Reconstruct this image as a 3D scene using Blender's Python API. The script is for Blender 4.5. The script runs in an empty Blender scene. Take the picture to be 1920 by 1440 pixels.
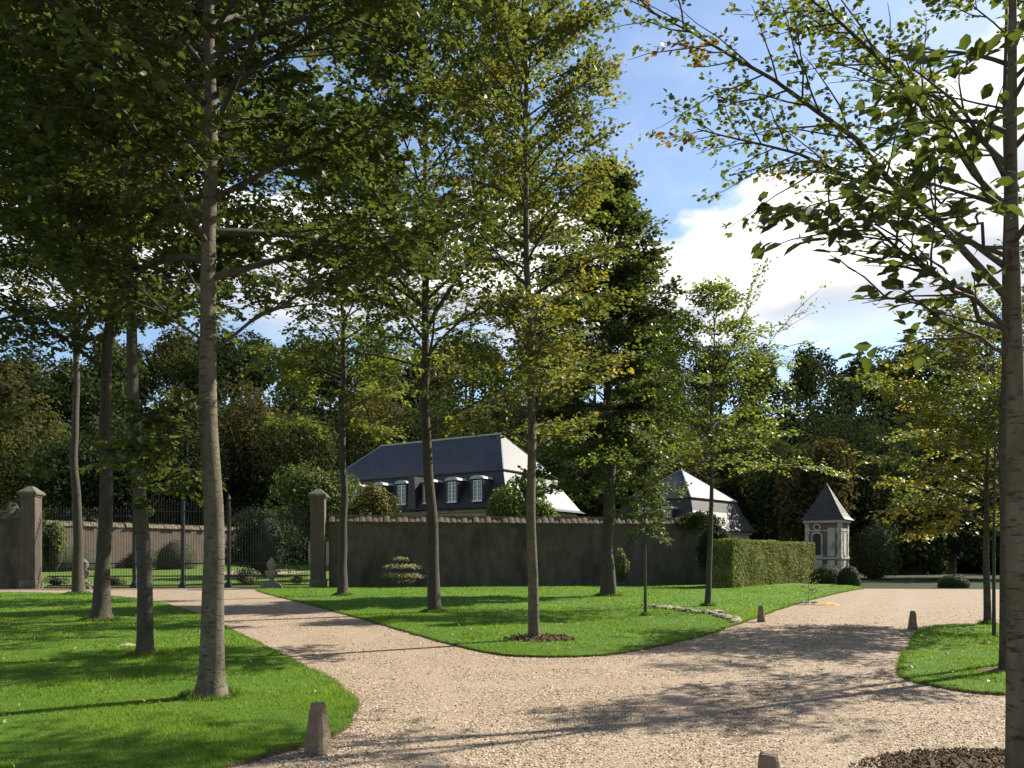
import bpy, math, random
import numpy as np
from mathutils import Vector

# ---------------------------------------------------------------- camera / sky / sun
F, HZ, EYE = 1500.0, 1045.0, 1.6           # focal length (px of a 1920 wide frame), horizon row, eye height
scene = bpy.context.scene
cam_d = bpy.data.cameras.new('camera'); cam = bpy.data.objects.new('camera', cam_d)
scene.collection.objects.link(cam); scene.camera = cam
cam.location = (0, 0, EYE); cam.rotation_euler = (math.radians(90), 0, 0)
cam_d.sensor_width = 36; cam_d.lens = 36 * F / 1920
cam_d.shift_y = (HZ - 720) / 1920
cam_d.clip_start = 0.1; cam_d.clip_end = 3000

SUN_AZ, SUN_EL = math.radians(31), math.radians(39)
sun_dir = Vector((math.cos(SUN_EL) * math.cos(SUN_AZ), math.cos(SUN_EL) * math.sin(SUN_AZ), math.sin(SUN_EL)))
sl = bpy.data.lights.new('sun', 'SUN'); sl.energy = 5.0; sl.angle = math.radians(0.55); sl.color = (1.0, 0.93, 0.82)
so = bpy.data.objects.new('sun', sl); scene.collection.objects.link(so)
so.location = (60, 50, 80); so.rotation_euler = sun_dir.to_track_quat('Z', 'Y').to_euler()

world = bpy.data.worlds.new('World'); scene.world = world; world.use_nodes = True
nt = world.node_tree; nt.nodes.clear()
def wn(t, **k):
    n = nt.nodes.new(t)
    for a, b in k.items(): setattr(n, a, b)
    return n
def wm(op, a, b=None, c=None):
    n = wn('ShaderNodeMath', operation=op)
    for i, v in enumerate((a, b, c)):
        if v is None: continue
        if isinstance(v, (int, float)): n.inputs[i].default_value = v
        else: nt.links.new(v, n.inputs[i])
    return n.outputs[0]
def wstep(lo, hi, v):
    n = wn('ShaderNodeMapRange', interpolation_type='SMOOTHSTEP')
    n.inputs['From Min'].default_value = lo; n.inputs['From Max'].default_value = hi
    nt.links.new(v, n.inputs['Value']); return n.outputs[0]
def wmix(f, a, b):
    n = wn('ShaderNodeMix', data_type='RGBA')
    for i, v in ((0, f), (6, a), (7, b)):
        if isinstance(v, tuple): n.inputs[i].default_value = v
        elif isinstance(v, float): n.inputs[i].default_value = v
        else: nt.links.new(v, n.inputs[i])
    return n.outputs[2]
SKY_STRENGTH = 0.078
sky = wn('ShaderNodeTexSky', sky_type='NISHITA'); sky.sun_disc = False
sky.sun_elevation = SUN_EL; sky.sun_rotation = math.radians(90) - SUN_AZ
sky.air_density = 1.0; sky.dust_density = 0.6; sky.ozone_density = 2.2
tc = wn('ShaderNodeTexCoord'); sx = wn('ShaderNodeSeparateXYZ'); nt.links.new(tc.outputs['Generated'], sx.inputs[0])
X, Y, Z = sx.outputs
hor = wm('SQRT', wm('ADD', wm('MULTIPLY', X, X), wm('MULTIPLY', Y, Y)))
tanE = wm('DIVIDE', Z, wm('MAXIMUM', hor, 0.01))
def wnoise(scale, detail, rough, off, sc=(1, 1, 2)):
    mp = wn('ShaderNodeMapping'); mp.inputs['Location'].default_value = off; mp.inputs['Scale'].default_value = sc
    nt.links.new(tc.outputs['Generated'], mp.inputs[0])
    n = wn('ShaderNodeTexNoise'); n.inputs['Scale'].default_value = scale; n.inputs['Detail'].default_value = detail
    n.inputs['Roughness'].default_value = rough; nt.links.new(mp.outputs[0], n.inputs['Vector']); return n.outputs[0]
big = wnoise(2.6, 7, 0.52, (3.1, 0.7, 1.9)); fine = wnoise(9.0, 6, 0.55, (0.3, 5.2, 2.2)); low = wnoise(4.0, 4, 0.5, (7.7, 1.2, 0.4), (1, 1, 3.2))
top = wm('ADD', wm('MULTIPLY_ADD', big, 0.50, 0.225), wm('MULTIPLY_ADD', fine, 0.10, -0.05))
m_top = wstep(0.0, 0.035, wm('SUBTRACT', top, tanE))
m_bot = wstep(-0.02, 0.05, wm('SUBTRACT', tanE, wm('MULTIPLY_ADD', low, 0.22, 0.135)))
cmask = wm('MULTIPLY', m_top, m_bot)
thick = wstep(0.03, 0.16, wm('SUBTRACT', top, tanE))
grey = wm('MULTIPLY', wm('MULTIPLY', thick, wstep(0.40, 0.56, low)), wstep(0.22, 0.30, tanE))
ccol = wmix(grey, (0.55, 0.55, 0.55, 1), (0.30, 0.315, 0.35, 1))
skyc = wn('ShaderNodeVectorMath', operation='SCALE'); nt.links.new(sky.outputs[0], skyc.inputs[0]); skyc.inputs['Scale'].default_value = SKY_STRENGTH
wisp = wm('MULTIPLY', wstep(0.45, 0.85, fine), wm('MULTIPLY', wstep(-0.25, 0.0, wm('SUBTRACT', top, tanE)), 0.25))
mask2 = wm('MINIMUM', wm('ADD', cmask, wisp), 1.0)
fin = wmix(mask2, skyc.outputs[0], ccol)
bg = wn('ShaderNodeBackground'); bg.inputs[1].default_value = 1.0; nt.links.new(fin, bg.inputs[0])
wo = wn('ShaderNodeOutputWorld'); nt.links.new(bg.outputs[0], wo.inputs[0])

vs = scene.view_settings; vs.view_transform = 'Standard'; vs.look = 'None'; vs.gamma = 1.0; vs.use_curve_mapping = False
vs.exposure = 1.3
scene.render.engine = 'CYCLES'
scene.cycles.max_bounces = 6; scene.cycles.diffuse_bounces = 3; scene.cycles.transmission_bounces = 4; scene.cycles.transparent_max_bounces = 8

# ---------------------------------------------------------------- helpers
COL = scene.collection
def G(px, py, z=0.0):
    d = F * (EYE - z) / (py - HZ); return Vector(((px - 960) * d / F, d, z))
def at(px, py, d): return Vector(((px - 960) * d / F, d, EYE + (HZ - py) * d / F))
def unit(v): v = np.asarray(v, float); return v / np.maximum(np.linalg.norm(v, axis=-1, keepdims=True), 1e-9)
def tag(o, label=None, cat=None, group=None, kind=None):
    for k, v in (('label', label), ('category', cat), ('group', group), ('kind', kind)):
        if v: o[k] = v
    return o
def link(o, parent=None):
    COL.objects.link(o)
    if parent is not None: o.parent = parent
    return o
def empty(name, loc, rz=0.0, label=None, cat=None, group=None):
    o = bpy.data.objects.new(name, None); o.empty_display_size = 0.2; link(o); o.location = loc; o.rotation_euler = (0, 0, rz)
    return tag(o, label, cat, group)
def np_mesh(name, V, Fc, mat, parent=None, colors=None, smooth=False):
    V = np.ascontiguousarray(V, dtype=np.float32); Fc = np.ascontiguousarray(Fc, dtype=np.int32); k = Fc.shape[1]
    me = bpy.data.meshes.new(name); me.vertices.add(len(V)); me.vertices.foreach_set('co', V.ravel())
    me.loops.add(Fc.size); me.loops.foreach_set('vertex_index', Fc.ravel())
    me.polygons.add(len(Fc)); me.polygons.foreach_set('loop_start', np.arange(0, Fc.size, k, dtype=np.int32))
    me.polygons.foreach_set('loop_total', np.full(len(Fc), k, dtype=np.int32))
    if smooth: me.polygons.foreach_set('use_smooth', np.ones(len(Fc), dtype=bool))
    if colors is not None:
        a = me.attributes.new('tint', 'FLOAT_COLOR', 'FACE')
        c = np.ones((len(Fc), 4), dtype=np.float32); c[:, :3] = colors; a.data.foreach_set('color', c.ravel())
    me.materials.append(mat); me.update(calc_edges=True)
    return link(bpy.data.objects.new(name, me), parent)
class MB:
    def __init__(s): s.v = []; s.f = []
    def add(s, vs_, fs): o = len(s.v); s.v += [tuple(p) for p in vs_]; s.f += [tuple(i + o for i in f) for f in fs]; return s
    def box(s, x0, x1, y0, y1, z0, z1):
        return s.add([(x0,y0,z0),(x1,y0,z0),(x1,y1,z0),(x0,y1,z0),(x0,y0,z1),(x1,y0,z1),(x1,y1,z1),(x0,y1,z1)],
                     [(0,3,2,1),(4,5,6,7),(0,1,5,4),(1,2,6,5),(2,3,7,6),(3,0,4,7)])
    def frust(s, x0, x1, y0, y1, z0, z1, ix, iy):
        return s.add([(x0,y0,z0),(x1,y0,z0),(x1,y1,z0),(x0,y1,z0),(x0+ix,y0+iy,z1),(x1-ix,y0+iy,z1),(x1-ix,y1-iy,z1),(x0+ix,y1-iy,z1)],
                     [(0,3,2,1),(4,5,6,7),(0,1,5,4),(1,2,6,5),(2,3,7,6),(3,0,4,7)])
    def lathe(s, prof, n=16):
        o = []; 
        for r, z in prof: o += [(r*math.cos(2*math.pi*i/n), r*math.sin(2*math.pi*i/n), z) for i in range(n)]
        fs = [(j*n+i, j*n+(i+1)%n, (j+1)*n+(i+1)%n, (j+1)*n+i) for j in range(len(prof)-1) for i in range(n)]
        fs.append(tuple((len(prof)-1)*n+i for i in range(n))); fs.append(tuple(reversed(range(n))))
        return s.add(o, fs)
    def bar(s, a, b, w):
        a, b = Vector(a), Vector(b); t = (b-a).normalized(); r = Vector((0,0,1)) if abs(t.z) < .9 else Vector((1,0,0))
        u = t.cross(r).normalized()*w; v = t.cross(u).normalized()*w
        P = [p+q for p in (a, b) for q in (u+v, u-v, -u-v, v-u)]
        return s.add(P, [(0,1,2,3),(7,6,5,4),(0,4,5,1),(1,5,6,2),(2,6,7,3),(3,7,4,0)])
    def mesh(s, name, mat, smooth=False):
        me = bpy.data.meshes.new(name); me.from_pydata(s.v, [], s.f); me.materials.append(mat); me.update()
        if smooth: me.polygons.foreach_set('use_smooth', [True]*len(me.polygons))
        return me
    def build(s, name, mat, parent=None, smooth=False, bevel=0.0):
        o = link(bpy.data.objects.new(name, s.mesh(name, mat, smooth)), parent)
        if bevel:
            m = o.modifiers.new('bevel', 'BEVEL'); m.width = bevel; m.segments = 2; m.limit_method = 'ANGLE'
        return o

# ---------------------------------------------------------------- materials
def new_mat(name):
    m = bpy.data.materials.new(name); m.use_nodes = True; t = m.node_tree; t.nodes.clear()
    out = t.nodes.new('ShaderNodeOutputMaterial'); b = t.nodes.new('ShaderNodeBsdfPrincipled'); t.links.new(b.outputs[0], out.inputs[0])
    return m, t, b, out
def nd(t, kind, ins=None, **k):
    n = t.nodes.new(kind)
    for a, b in k.items(): setattr(n, a, b)
    for a, b in (ins or {}).items():
        if hasattr(b, 'is_output'): t.links.new(b, n.inputs[a])
        else: n.inputs[a].default_value = b
    return n
def c4(c): return (c[0], c[1], c[2], 1.0)
def ramp(t, fac, stops, interp='LINEAR'):
    r = nd(t, 'ShaderNodeValToRGB', {0: fac}); r.color_ramp.interpolation = interp; e = r.color_ramp.elements
    while len(e) < len(stops): e.new(0.5)
    for i, (p, c) in enumerate(stops): e[i].position = p; e[i].color = c4(c)
    return r.outputs[0]
def coords(t, scale=(1, 1, 1), kind='Object'):
    c = nd(t, 'ShaderNodeTexCoord'); m = nd(t, 'ShaderNodeMapping', {0: c.outputs[kind], 'Scale': scale}); return m.outputs[0]
def mixc(t, f, a, b, blend='MIX'):
    n = nd(t, 'ShaderNodeMix', data_type='RGBA', blend_type=blend)
    for i, v in ((0, f), (6, a), (7, b)):
        if hasattr(v, 'is_output'): t.links.new(v, n.inputs[i])
        else: n.inputs[i].default_value = v if isinstance(v, float) else c4(v)
    return n.outputs[2]
def noise(t, vec, scale, detail=5, rough=0.55): return nd(t, 'ShaderNodeTexNoise', {'Vector': vec, 'Scale': scale, 'Detail': detail, 'Roughness': rough}).outputs[0]
def m_noise(name, c1, c2, scale=3, rough=0.8, bump=0.3, stretch=(1, 1, 1), bscale=None, spec=0.3, c3=None, metallic=0.0):
    m, t, b, _ = new_mat(name); v = coords(t, stretch)
    n1 = noise(t, v, scale); col = ramp(t, n1, [(0.3, c1), (0.7, c2)])
    if c3:
        n3 = noise(t, v, scale * 0.37, 4); col = mixc(t, nd(t, 'ShaderNodeMapRange', {0: n3, 1: 0.52, 2: 0.68}).outputs[0], col, c3)
    t.links.new(col, b.inputs['Base Color']); b.inputs['Roughness'].default_value = rough; b.inputs['Specular IOR Level'].default_value = spec
    b.inputs['Metallic'].default_value = metallic
    bp = nd(t, 'ShaderNodeBump', {'Height': noise(t, v, bscale or scale * 5, 6, 0.65), 'Strength': bump, 'Distance': 0.05}); t.links.new(bp.outputs[0], b.inputs['Normal'])
    return m
def m_leaf(name, transl=0.42, rough=0.5, spec=0.35, gain=.92):
    m, t, b, out = new_mat(name); a = nd(t, 'ShaderNodeAttribute', attribute_name='tint')
    ac = mixc(t, 1.0, a.outputs['Color'], (gain,) * 3, 'MULTIPLY'); t.links.new(ac, b.inputs['Base Color']); b.inputs['Roughness'].default_value = rough; b.inputs['Specular IOR Level'].default_value = spec
    tr = nd(t, 'ShaderNodeBsdfTranslucent'); hs = mixc(t, 1.0, ac, (1.5, 1.5, 0.75), 'MULTIPLY'); t.links.new(hs, tr.inputs[0])
    mx = nd(t, 'ShaderNodeMixShader', {0: transl}); t.links.new(b.outputs[0], mx.inputs[1]); t.links.new(tr.outputs[0], mx.inputs[2]); t.links.new(mx.outputs[0], out.inputs[0])
    return m
def m_bark(name, c1, c2, moss, rings=9.0):
    m, t, b, _ = new_mat(name); v = coords(t, (1, 1, 0.35)); v2 = coords(t, (1, 1, 4.0))
    col = ramp(t, noise(t, v, 9, 6, 0.6), [(0.28, c1), (0.72, c2)])
    ln = nd(t, 'ShaderNodeMapRange', {0: noise(t, v2, rings, 3, 0.6), 1: 0.56, 2: 0.68}).outputs[0]
    col = mixc(t, ln, col, tuple(x * 0.62 for x in c1))
    ms = nd(t, 'ShaderNodeMapRange', {0: noise(t, coords(t), 1.7, 5, 0.6), 1: 0.48, 2: 0.66, 4: 0.75}).outputs[0]
    col = mixc(t, ms, col, moss)
    t.links.new(col, b.inputs['Base Color']); b.inputs['Roughness'].default_value = 0.85; b.inputs['Specular IOR Level'].default_value = 0.2
    h = nd(t, 'ShaderNodeMath', {0: noise(t, v, 26, 6, 0.7), 1: ln}, operation='ADD').outputs[0]
    bp = nd(t, 'ShaderNodeBump', {'Height': h, 'Strength': 0.6, 'Distance': 0.02}); t.links.new(bp.outputs[0], b.inputs['Normal'])
    return m
def m_gravel():
    m, t, b, _ = new_mat('gravel'); v = coords(t)
    vo = nd(t, 'ShaderNodeTexVoronoi', {'Vector': v, 'Scale': 46.0, 'Randomness': 1.0}); sp = nd(t, 'ShaderNodeSeparateColor', {0: vo.outputs['Color']})
    col = ramp(t, sp.outputs[0], [(0.0, (.07, .05, .036)), (0.14, (.23, .16, .108)), (0.45, (.42, .30, .20)), (0.72, (.50, .37, .26)), (0.9, (.60, .48, .35)), (1.0, (.62, .55, .46))])
    big_ = noise(t, v, 0.55, 5, 0.6); col = mixc(t, nd(t, 'ShaderNodeMapRange', {0: big_, 1: 0.35, 2: 0.7, 3: 0.0, 4: 0.5}).outputs[0], col, (.37, .255, .18))
    n2 = noise(t, coords(t, (1.2, 0.25, 1)), 1.6, 4, 0.6); col = mixc(t, nd(t, 'ShaderNodeMapRange', {0: n2, 1: 0.5, 2: 0.72, 3: 0.0, 4: 0.4}).outputs[0], col, (.50, .385, .28))
    n4 = noise(t, v, 14, 5, 0.7); col = mixc(t, nd(t, 'ShaderNodeMapRange', {0: n4, 1: 0.58, 2: 0.75, 3: 0.0, 4: 0.55}).outputs[0], col, (.12, .085, .06))
    edge = nd(t, 'ShaderNodeMapRange', {0: vo.outputs['Distance'], 1: 0.4, 2: 0.8, 3: 0.0, 4: 0.45}).outputs[0]; col = mixc(t, edge, col, (.12, .09, .07))
    col = mixc(t, 1.0, col, (.665, .685, .665), 'MULTIPLY')
    wr = nd(t, 'ShaderNodeAttribute', attribute_name='wear'); wf = nd(t, 'ShaderNodeMath', {0: wr.outputs['Fac'], 1: nd(t, 'ShaderNodeMapRange', {0: noise(t, v, 2.2, 5, .65), 1: .3, 2: .65, 3: .10, 4: .48}).outputs[0]}, operation='MULTIPLY').outputs[0]
    col = mixc(t, wf, col, (.30, .235, .18))
    t.links.new(col, b.inputs['Base Color']); b.inputs['Roughness'].default_value = 0.9; b.inputs['Specular IOR Level'].default_value = 0.15
    inv = nd(t, 'ShaderNodeMath', {0: 1.0, 1: vo.outputs['Distance']}, operation='SUBTRACT').outputs[0]
    h = nd(t, 'ShaderNodeMath', {0: inv, 1: noise(t, v, 6, 4, .6)}, operation='ADD').outputs[0]
    bp = nd(t, 'ShaderNodeBump', {'Height': h, 'Strength': 0.7, 'Distance': 0.012}); t.links.new(bp.outputs[0], b.inputs['Normal'])
    return m
def m_lawn(name, c1, c2, c3):
    m, t, b, _ = new_mat(name); v = coords(t)
    col = ramp(t, noise(t, v, 0.9, 6, 0.6), [(0.3, c1), (0.68, c2)])
    col = mixc(t, nd(t, 'ShaderNodeMapRange', {0: noise(t, v, 3.1, 5, 0.65), 1: 0.5, 2: 0.72, 3: 0, 4: 0.6}).outputs[0], col, c3)
    col = mixc(t, nd(t, 'ShaderNodeMapRange', {0: noise(t, v, 60, 3, 0.7), 1: 0.45, 2: 0.7, 3: 0, 4: 0.5}).outputs[0], col, tuple(x * 0.5 for x in c1))
    col = mixc(t, 1.0, col, (.74, .78, .74), 'MULTIPLY'); t.links.new(col, b.inputs['Base Color']); b.inputs['Roughness'].default_value = 0.9; b.inputs['Specular IOR Level'].default_value = 0.1
    bp = nd(t, 'ShaderNodeBump', {'Height': noise(t, v, 70, 5, 0.7), 'Strength': 0.8, 'Distance': 0.03}); t.links.new(bp.outputs[0], b.inputs['Normal'])
    return m
def m_slate(name):
    m, t, b, _ = new_mat(name)
    c = nd(t, 'ShaderNodeTexCoord'); s = nd(t, 'ShaderNodeSeparateXYZ', {0: c.outputs['Object']})
    xy = nd(t, 'ShaderNodeMath', {0: s.outputs[0], 1: s.outputs[1]}, operation='ADD').outputs[0]
    cb = nd(t, 'ShaderNodeCombineXYZ', {0: xy, 1: s.outputs[2]}).outputs[0]
    br = nd(t, 'ShaderNodeTexBrick', {'Vector': cb, 'Color1': c4((.026, .022, .018)), 'Color2': c4((.052, .045, .038)), 'Mortar': c4((.012, .012, .012)), 'Scale': 1.0, 'Mortar Size': 0.006, 'Brick Width': 0.24, 'Row Height': 0.13})
    col = mixc(t, nd(t, 'ShaderNodeMapRange', {0: noise(t, c.outputs['Object'], 1.2, 5), 1: .4, 2: .75, 3: 0, 4: .5}).outputs[0], br.outputs[0], (.055, .05, .042))
    t.links.new(col, b.inputs['Base Color']); b.inputs['Roughness'].default_value = 0.46; b.inputs['Specular IOR Level'].default_value = 0.3
    bp = nd(t, 'ShaderNodeBump', {'Height': br.outputs['Fac'], 'Strength': 0.35, 'Distance': 0.01}); bp.invert = True; t.links.new(bp.outputs[0], b.inputs['Normal'])
    return m
def m_brick(name, c1, c2, mortar, w=0.22, h=0.075):
    m, t, b, _ = new_mat(name)
    c = nd(t, 'ShaderNodeTexCoord'); s = nd(t, 'ShaderNodeSeparateXYZ', {0: c.outputs['Object']})
    xy = nd(t, 'ShaderNodeMath', {0: s.outputs[0], 1: s.outputs[1]}, operation='ADD').outputs[0]
    cb = nd(t, 'ShaderNodeCombineXYZ', {0: xy, 1: s.outputs[2]}).outputs[0]
    br = nd(t, 'ShaderNodeTexBrick', {'Vector': cb, 'Color1': c4(c1), 'Color2': c4(c2), 'Mortar': c4(mortar), 'Scale': 1.0, 'Mortar Size': 0.008, 'Brick Width': w, 'Row Height': h})
    col = mixc(t, nd(t, 'ShaderNodeMapRange', {0: noise(t, c.outputs['Object'], 1.4, 6, .65), 1: .42, 2: .7, 3: 0, 4: .6}).outputs[0], br.outputs[0], tuple(x * 1.25 for x in mortar))
    t.links.new(col, b.inputs['Base Color']); b.inputs['Roughness'].default_value = 0.9
    bp = nd(t, 'ShaderNodeBump', {'Height': br.outputs['Fac'], 'Strength': 0.4, 'Distance': 0.01}); bp.invert = True; t.links.new(bp.outputs[0], b.inputs['Normal'])
    return m
M = {}
M['leaf'] = m_leaf('leaf'); M['leaf_far'] = m_leaf('leaf_far', 0.25, 0.95, 0.03); M['box_leaf'] = m_leaf('box_leaf', 0.22, 0.65, 0.10); M['grass'] = m_leaf('grass_blade', 0.4, 0.55, 0.2, .76)
M['bark'] = m_bark('bark', (.060, .050, .034), (.150, .127, .088), (.064, .064, .034))
M['bark_dark'] = m_bark('bark_dark', (.042, .036, .026), (.088, .075, .055), (.052, .052, .032))
M['gravel'] = m_gravel(); M['lawn'] = m_lawn('lawn', (.066, .145, .014), (.118, .22, .026), (.16, .235, .036))
M['garden_lawn'] = m_lawn('garden_lawn', (.09, .15, .025), (.14, .20, .04), (.16, .2, .05))
M['meadow'] = m_lawn('meadow', (.022, .034, .010), (.034, .046, .013), (.03, .038, .016))
M['soil'] = m_noise('soil', (.065, .042, .025), (.165, .112, .066), 9, .95, .9, c3=(.12, .085, .055))
M['stone_bollard'] = m_noise('stone_bollard', (.16, .118, .08), (.25, .192, .135), 9, .95, .8, c3=(.115, .10, .065))
M['stone_pale'] = m_noise('stone_pale', (.30, .275, .21), (.42, .39, .315), 3, .85, .3, c3=(.19, .18, .135))
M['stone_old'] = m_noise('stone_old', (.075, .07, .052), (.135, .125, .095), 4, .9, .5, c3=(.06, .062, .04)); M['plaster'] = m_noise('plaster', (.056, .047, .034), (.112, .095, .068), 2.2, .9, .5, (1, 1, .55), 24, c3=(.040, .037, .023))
M['wall_brick'] = m_brick('garden_brick', (.095, .06, .045), (.125, .085, .06), (.11, .088, .068))
M['pillar_brick'] = m_brick('pillar_brick', (.065, .044, .034), (.085, .06, .045), (.075, .064, .05))
M['pav_brick'] = m_brick('pavilion_brick', (.10, .062, .045), (.13, .085, .062), (.11, .092, .072))
M['tile'] = m_noise('coping_tile', (.09, .066, .046), (.14, .105, .07), 4, .9, .5, c3=(.08, .08, .044)); M['tile2'] = m_noise('coping_tile_mossy', (.10, .084, .054), (.155, .128, .085), 5, .95, .6, c3=(.09, .10, .045))
M['slate'] = m_slate('slate'); M['iron'] = m_noise('wrought_iron', (.012, .013, .014), (.022, .022, .022), 8, .55, .1)
M['white_paint'] = m_noise('white_paint', (.62, .62, .58), (.72, .72, .68), 5, .5, .05); M['lead'] = m_noise('lead', (.28, .29, .30), (.40, .41, .42), 5, .5, .1)
M['cream_wall'] = m_noise('cream_wall', (.34, .25, .16), (.44, .34, .23), 2, .9, .2)
mg, tg, bg_, _o = new_mat('window_glass'); bg_.inputs['Base Color'].default_value = (.02, .03, .035, 1); bg_.inputs['Roughness'].default_value = .06; bg_.inputs['Specular IOR Level'].default_value = .8; M['glass'] = mg
M['dark_void'] = m_noise('dark_door', (.02, .02, .022), (.035, .033, .03), 5, .6, .1)
M['yellow'] = m_noise('yellow_sand', (.38, .26, .055), (.48, .35, .095), 8, .9, .6)
M['spoil'] = m_noise('chalk_clod', (.30, .265, .165), (.43, .39, .285), 9, .95, .7, c3=(.16, .115, .065))
M['woodcore'] = m_noise('twig_mass', (.02, .025, .012), (.04, .04, .02), 2, .95, .5)
def m_pebble():
    m, t, b, _ = new_mat('pebble'); a = nd(t, 'ShaderNodeAttribute', attribute_name='tint'); t.links.new(a.outputs['Color'], b.inputs['Base Color']); b.inputs['Roughness'].default_value = .85; b.inputs['Specular IOR Level'].default_value = .2
    return m
M['pebble'] = m_pebble()

# ---------------------------------------------------------------- ground and drive
def chaikin(P, n=2):
    P = [np.array(p[:2], float) for p in P]
    for _ in range(n):
        Q = []
        for i in range(len(P)):
            a, b = P[i], P[(i + 1) % len(P)]; Q += [a * .75 + b * .25, a * .25 + b * .75]
        P = Q
    return np.array(P)
def ragged(P, seed, amp=.022):
    rr = np.random.default_rng(seed); Q = []
    for i in range(len(P)):
        a, b = P[i], P[(i + 1) % len(P)]; m = max(1, int(np.linalg.norm(b - a) / .16)) if a[1] < 30 else 1
        for j in range(m): Q.append(a + (b - a) * j / m)
    Q = np.array(Q); n = len(Q); w = rr.normal(0, 1, (n, 2)); w = (w + np.roll(w, 1, 0) + .6 * np.roll(w, 2, 0)) / 1.7; return Q + w * amp
def slab(name, poly, z0, z1, mat, edge_mat=None):
    n = len(poly); V = [(p[0], p[1], z1) for p in poly] + [(p[0], p[1], z0) for p in poly]
    me = bpy.data.meshes.new(name); me.from_pydata(V, [], [tuple(range(n))] + [(i, i + n, (i + 1) % n + n, (i + 1) % n) for i in range(n)])
    me.materials.append(mat)
    if edge_mat:
        me.materials.append(edge_mat); me.polygons.foreach_set('material_index', [0] + [1] * n)
    me.update(); o = link(bpy.data.objects.new(name, me)); return tag(o, kind='structure')
def sheet(name, x0, x1, y0, y1, z, mat, zf=None, nx=2, ny=2):
    xs, ys = np.linspace(x0, x1, nx), np.linspace(y0, y1, ny); XX, YY = np.meshgrid(xs, ys)
    ZZ = np.full_like(XX, z) if zf is None else zf(XX, YY)
    V = np.stack([XX, YY, ZZ], -1).reshape(-1, 3); i = np.arange(nx * ny).reshape(ny, nx)
    Q = np.stack([i[:-1, :-1], i[:-1, 1:], i[1:, 1:], i[1:, :-1]], -1).reshape(-1, 4)
    return tag(np_mesh(name, V, Q, mat, smooth=True), kind='structure')
sheet('ground', -900, 900, -300, 1500, -0.03, M['meadow'])
gx, gt = np.meshgrid(np.linspace(-40, 40, 220), np.linspace(0, 1, 170)); gyb = np.interp(gx, [-40, -24, -9, 17, 24, 40], [41, 41.2, 42, 41, 40, 36.5]); gy = -6 + (gyb + 6) * gt
gi = np.arange(gx.size).reshape(gx.shape); gravel = tag(np_mesh('gravel_drive', np.stack([gx, gy, 0 * gx], -1).reshape(-1, 3), np.stack([gi[:-1, :-1], gi[:-1, 1:], gi[1:, 1:], gi[1:, :-1]], -1).reshape(-1, 4), M['gravel']), kind='structure')
RUTS = [[(.6, 0), (1.2, 5), (3.0, 10), (6.6, 16), (11, 24), (17, 36), (19, 41)], [(-1.6, 0), (-1.3, 5), (-1.6, 10), (-4.4, 18), (-9, 28), (-15.5, 41)], [(-6.4, 21), (-3.2, 14), (-.6, 10.8), (2.6, 11.2), (7, 16.8), (13, 28)]]
def rut_w(P):
    best = np.full(len(P), 9.0)
    for path in RUTS:
        q = np.array(path, float)
        for sgn in (-.78, .78):
            for a, b in zip(q[:-1], q[1:]):
                d = b - a; nrm = np.array([d[1], -d[0]]) / np.linalg.norm(d) * sgn; a2, b2 = a + nrm, b + nrm; t = np.clip(((P - a2) @ d) / (d @ d), 0, 1); best = np.minimum(best, np.linalg.norm(P - a2 - t[:, None] * d, axis=1))
    return np.exp(-(best / .36) ** 2)
_a = gravel.data.attributes.new('wear', 'FLOAT', 'POINT'); _a.data.foreach_set('value', rut_w(np.stack([gx, gy], -1).reshape(-1, 2)).astype(np.float32).ravel())
left_lawn = chaikin([G(*p) for p in ((300, 1475), (470, 1428), (600, 1396), (655, 1368), (672, 1335), (655, 1298), (600, 1265), (520, 1226), (440, 1186), (370, 1151), (290, 1128), (200, 1117), (0, 1110))] + [(-45, 34), (-45, 3), (-4, 3.6)])
centre_lawn = chaikin([G(474, 1107), G(580, 1134), G(700, 1167), G(850, 1211), G(930, 1229), G(1010, 1234), G(1120, 1232), G(1220, 1218), G(1330, 1191), G(1400, 1166), G(1480, 1136), G(1590, 1108), (18.4, 41.2), (19.4, 50), (11.5, 45.7), (-9.6, 42.0), (-12.6, 40.6)])
right_lawn = chaikin([(14, 7.6), G(1890, 1308), G(1760, 1291), G(1695, 1276), G(1683, 1264), G(1698, 1232), G(1716, 1192), G(1745, 1176), G(1830, 1172), (16, 19), (20, 14)])
left_lawn, centre_lawn, right_lawn = ragged(left_lawn, 1), ragged(centre_lawn, 2), ragged(right_lawn, 3)
for nm, pl in (('lawn', left_lawn), ('lawn', centre_lawn), ('lawn', right_lawn)): slab(nm, pl, -0.02, 0.035, M['lawn'], M['soil'])
sheet('garden_lawn', -45, -9, 43.5, 120, 0, M['garden_lawn'], lambda x, y: 0.01 + np.clip((y - 46) / 24, 0, 1) * 0.9, 2, 24)
sheet('garden_path', -22, -15.5, 56, 60, 0, M['gravel'], lambda x, y: 0.022 + np.clip((y - 46) / 24, 0, 1) * 0.9, 2, 12)
def hill_z(x, y):
    s = np.clip((y - 84 - 6 * np.sin(x * .03)) / 70, 0, 1); s = s * s * (3 - 2 * s)
    return -0.05 + s * (28 + 2.5 * np.sin(x * .021 + 1) + 1.2 * np.sin(x * .09))
sheet('wooded_hill', -320, 320, 80, 420, 0, M['meadow'], hill_z, 80, 50)

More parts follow.
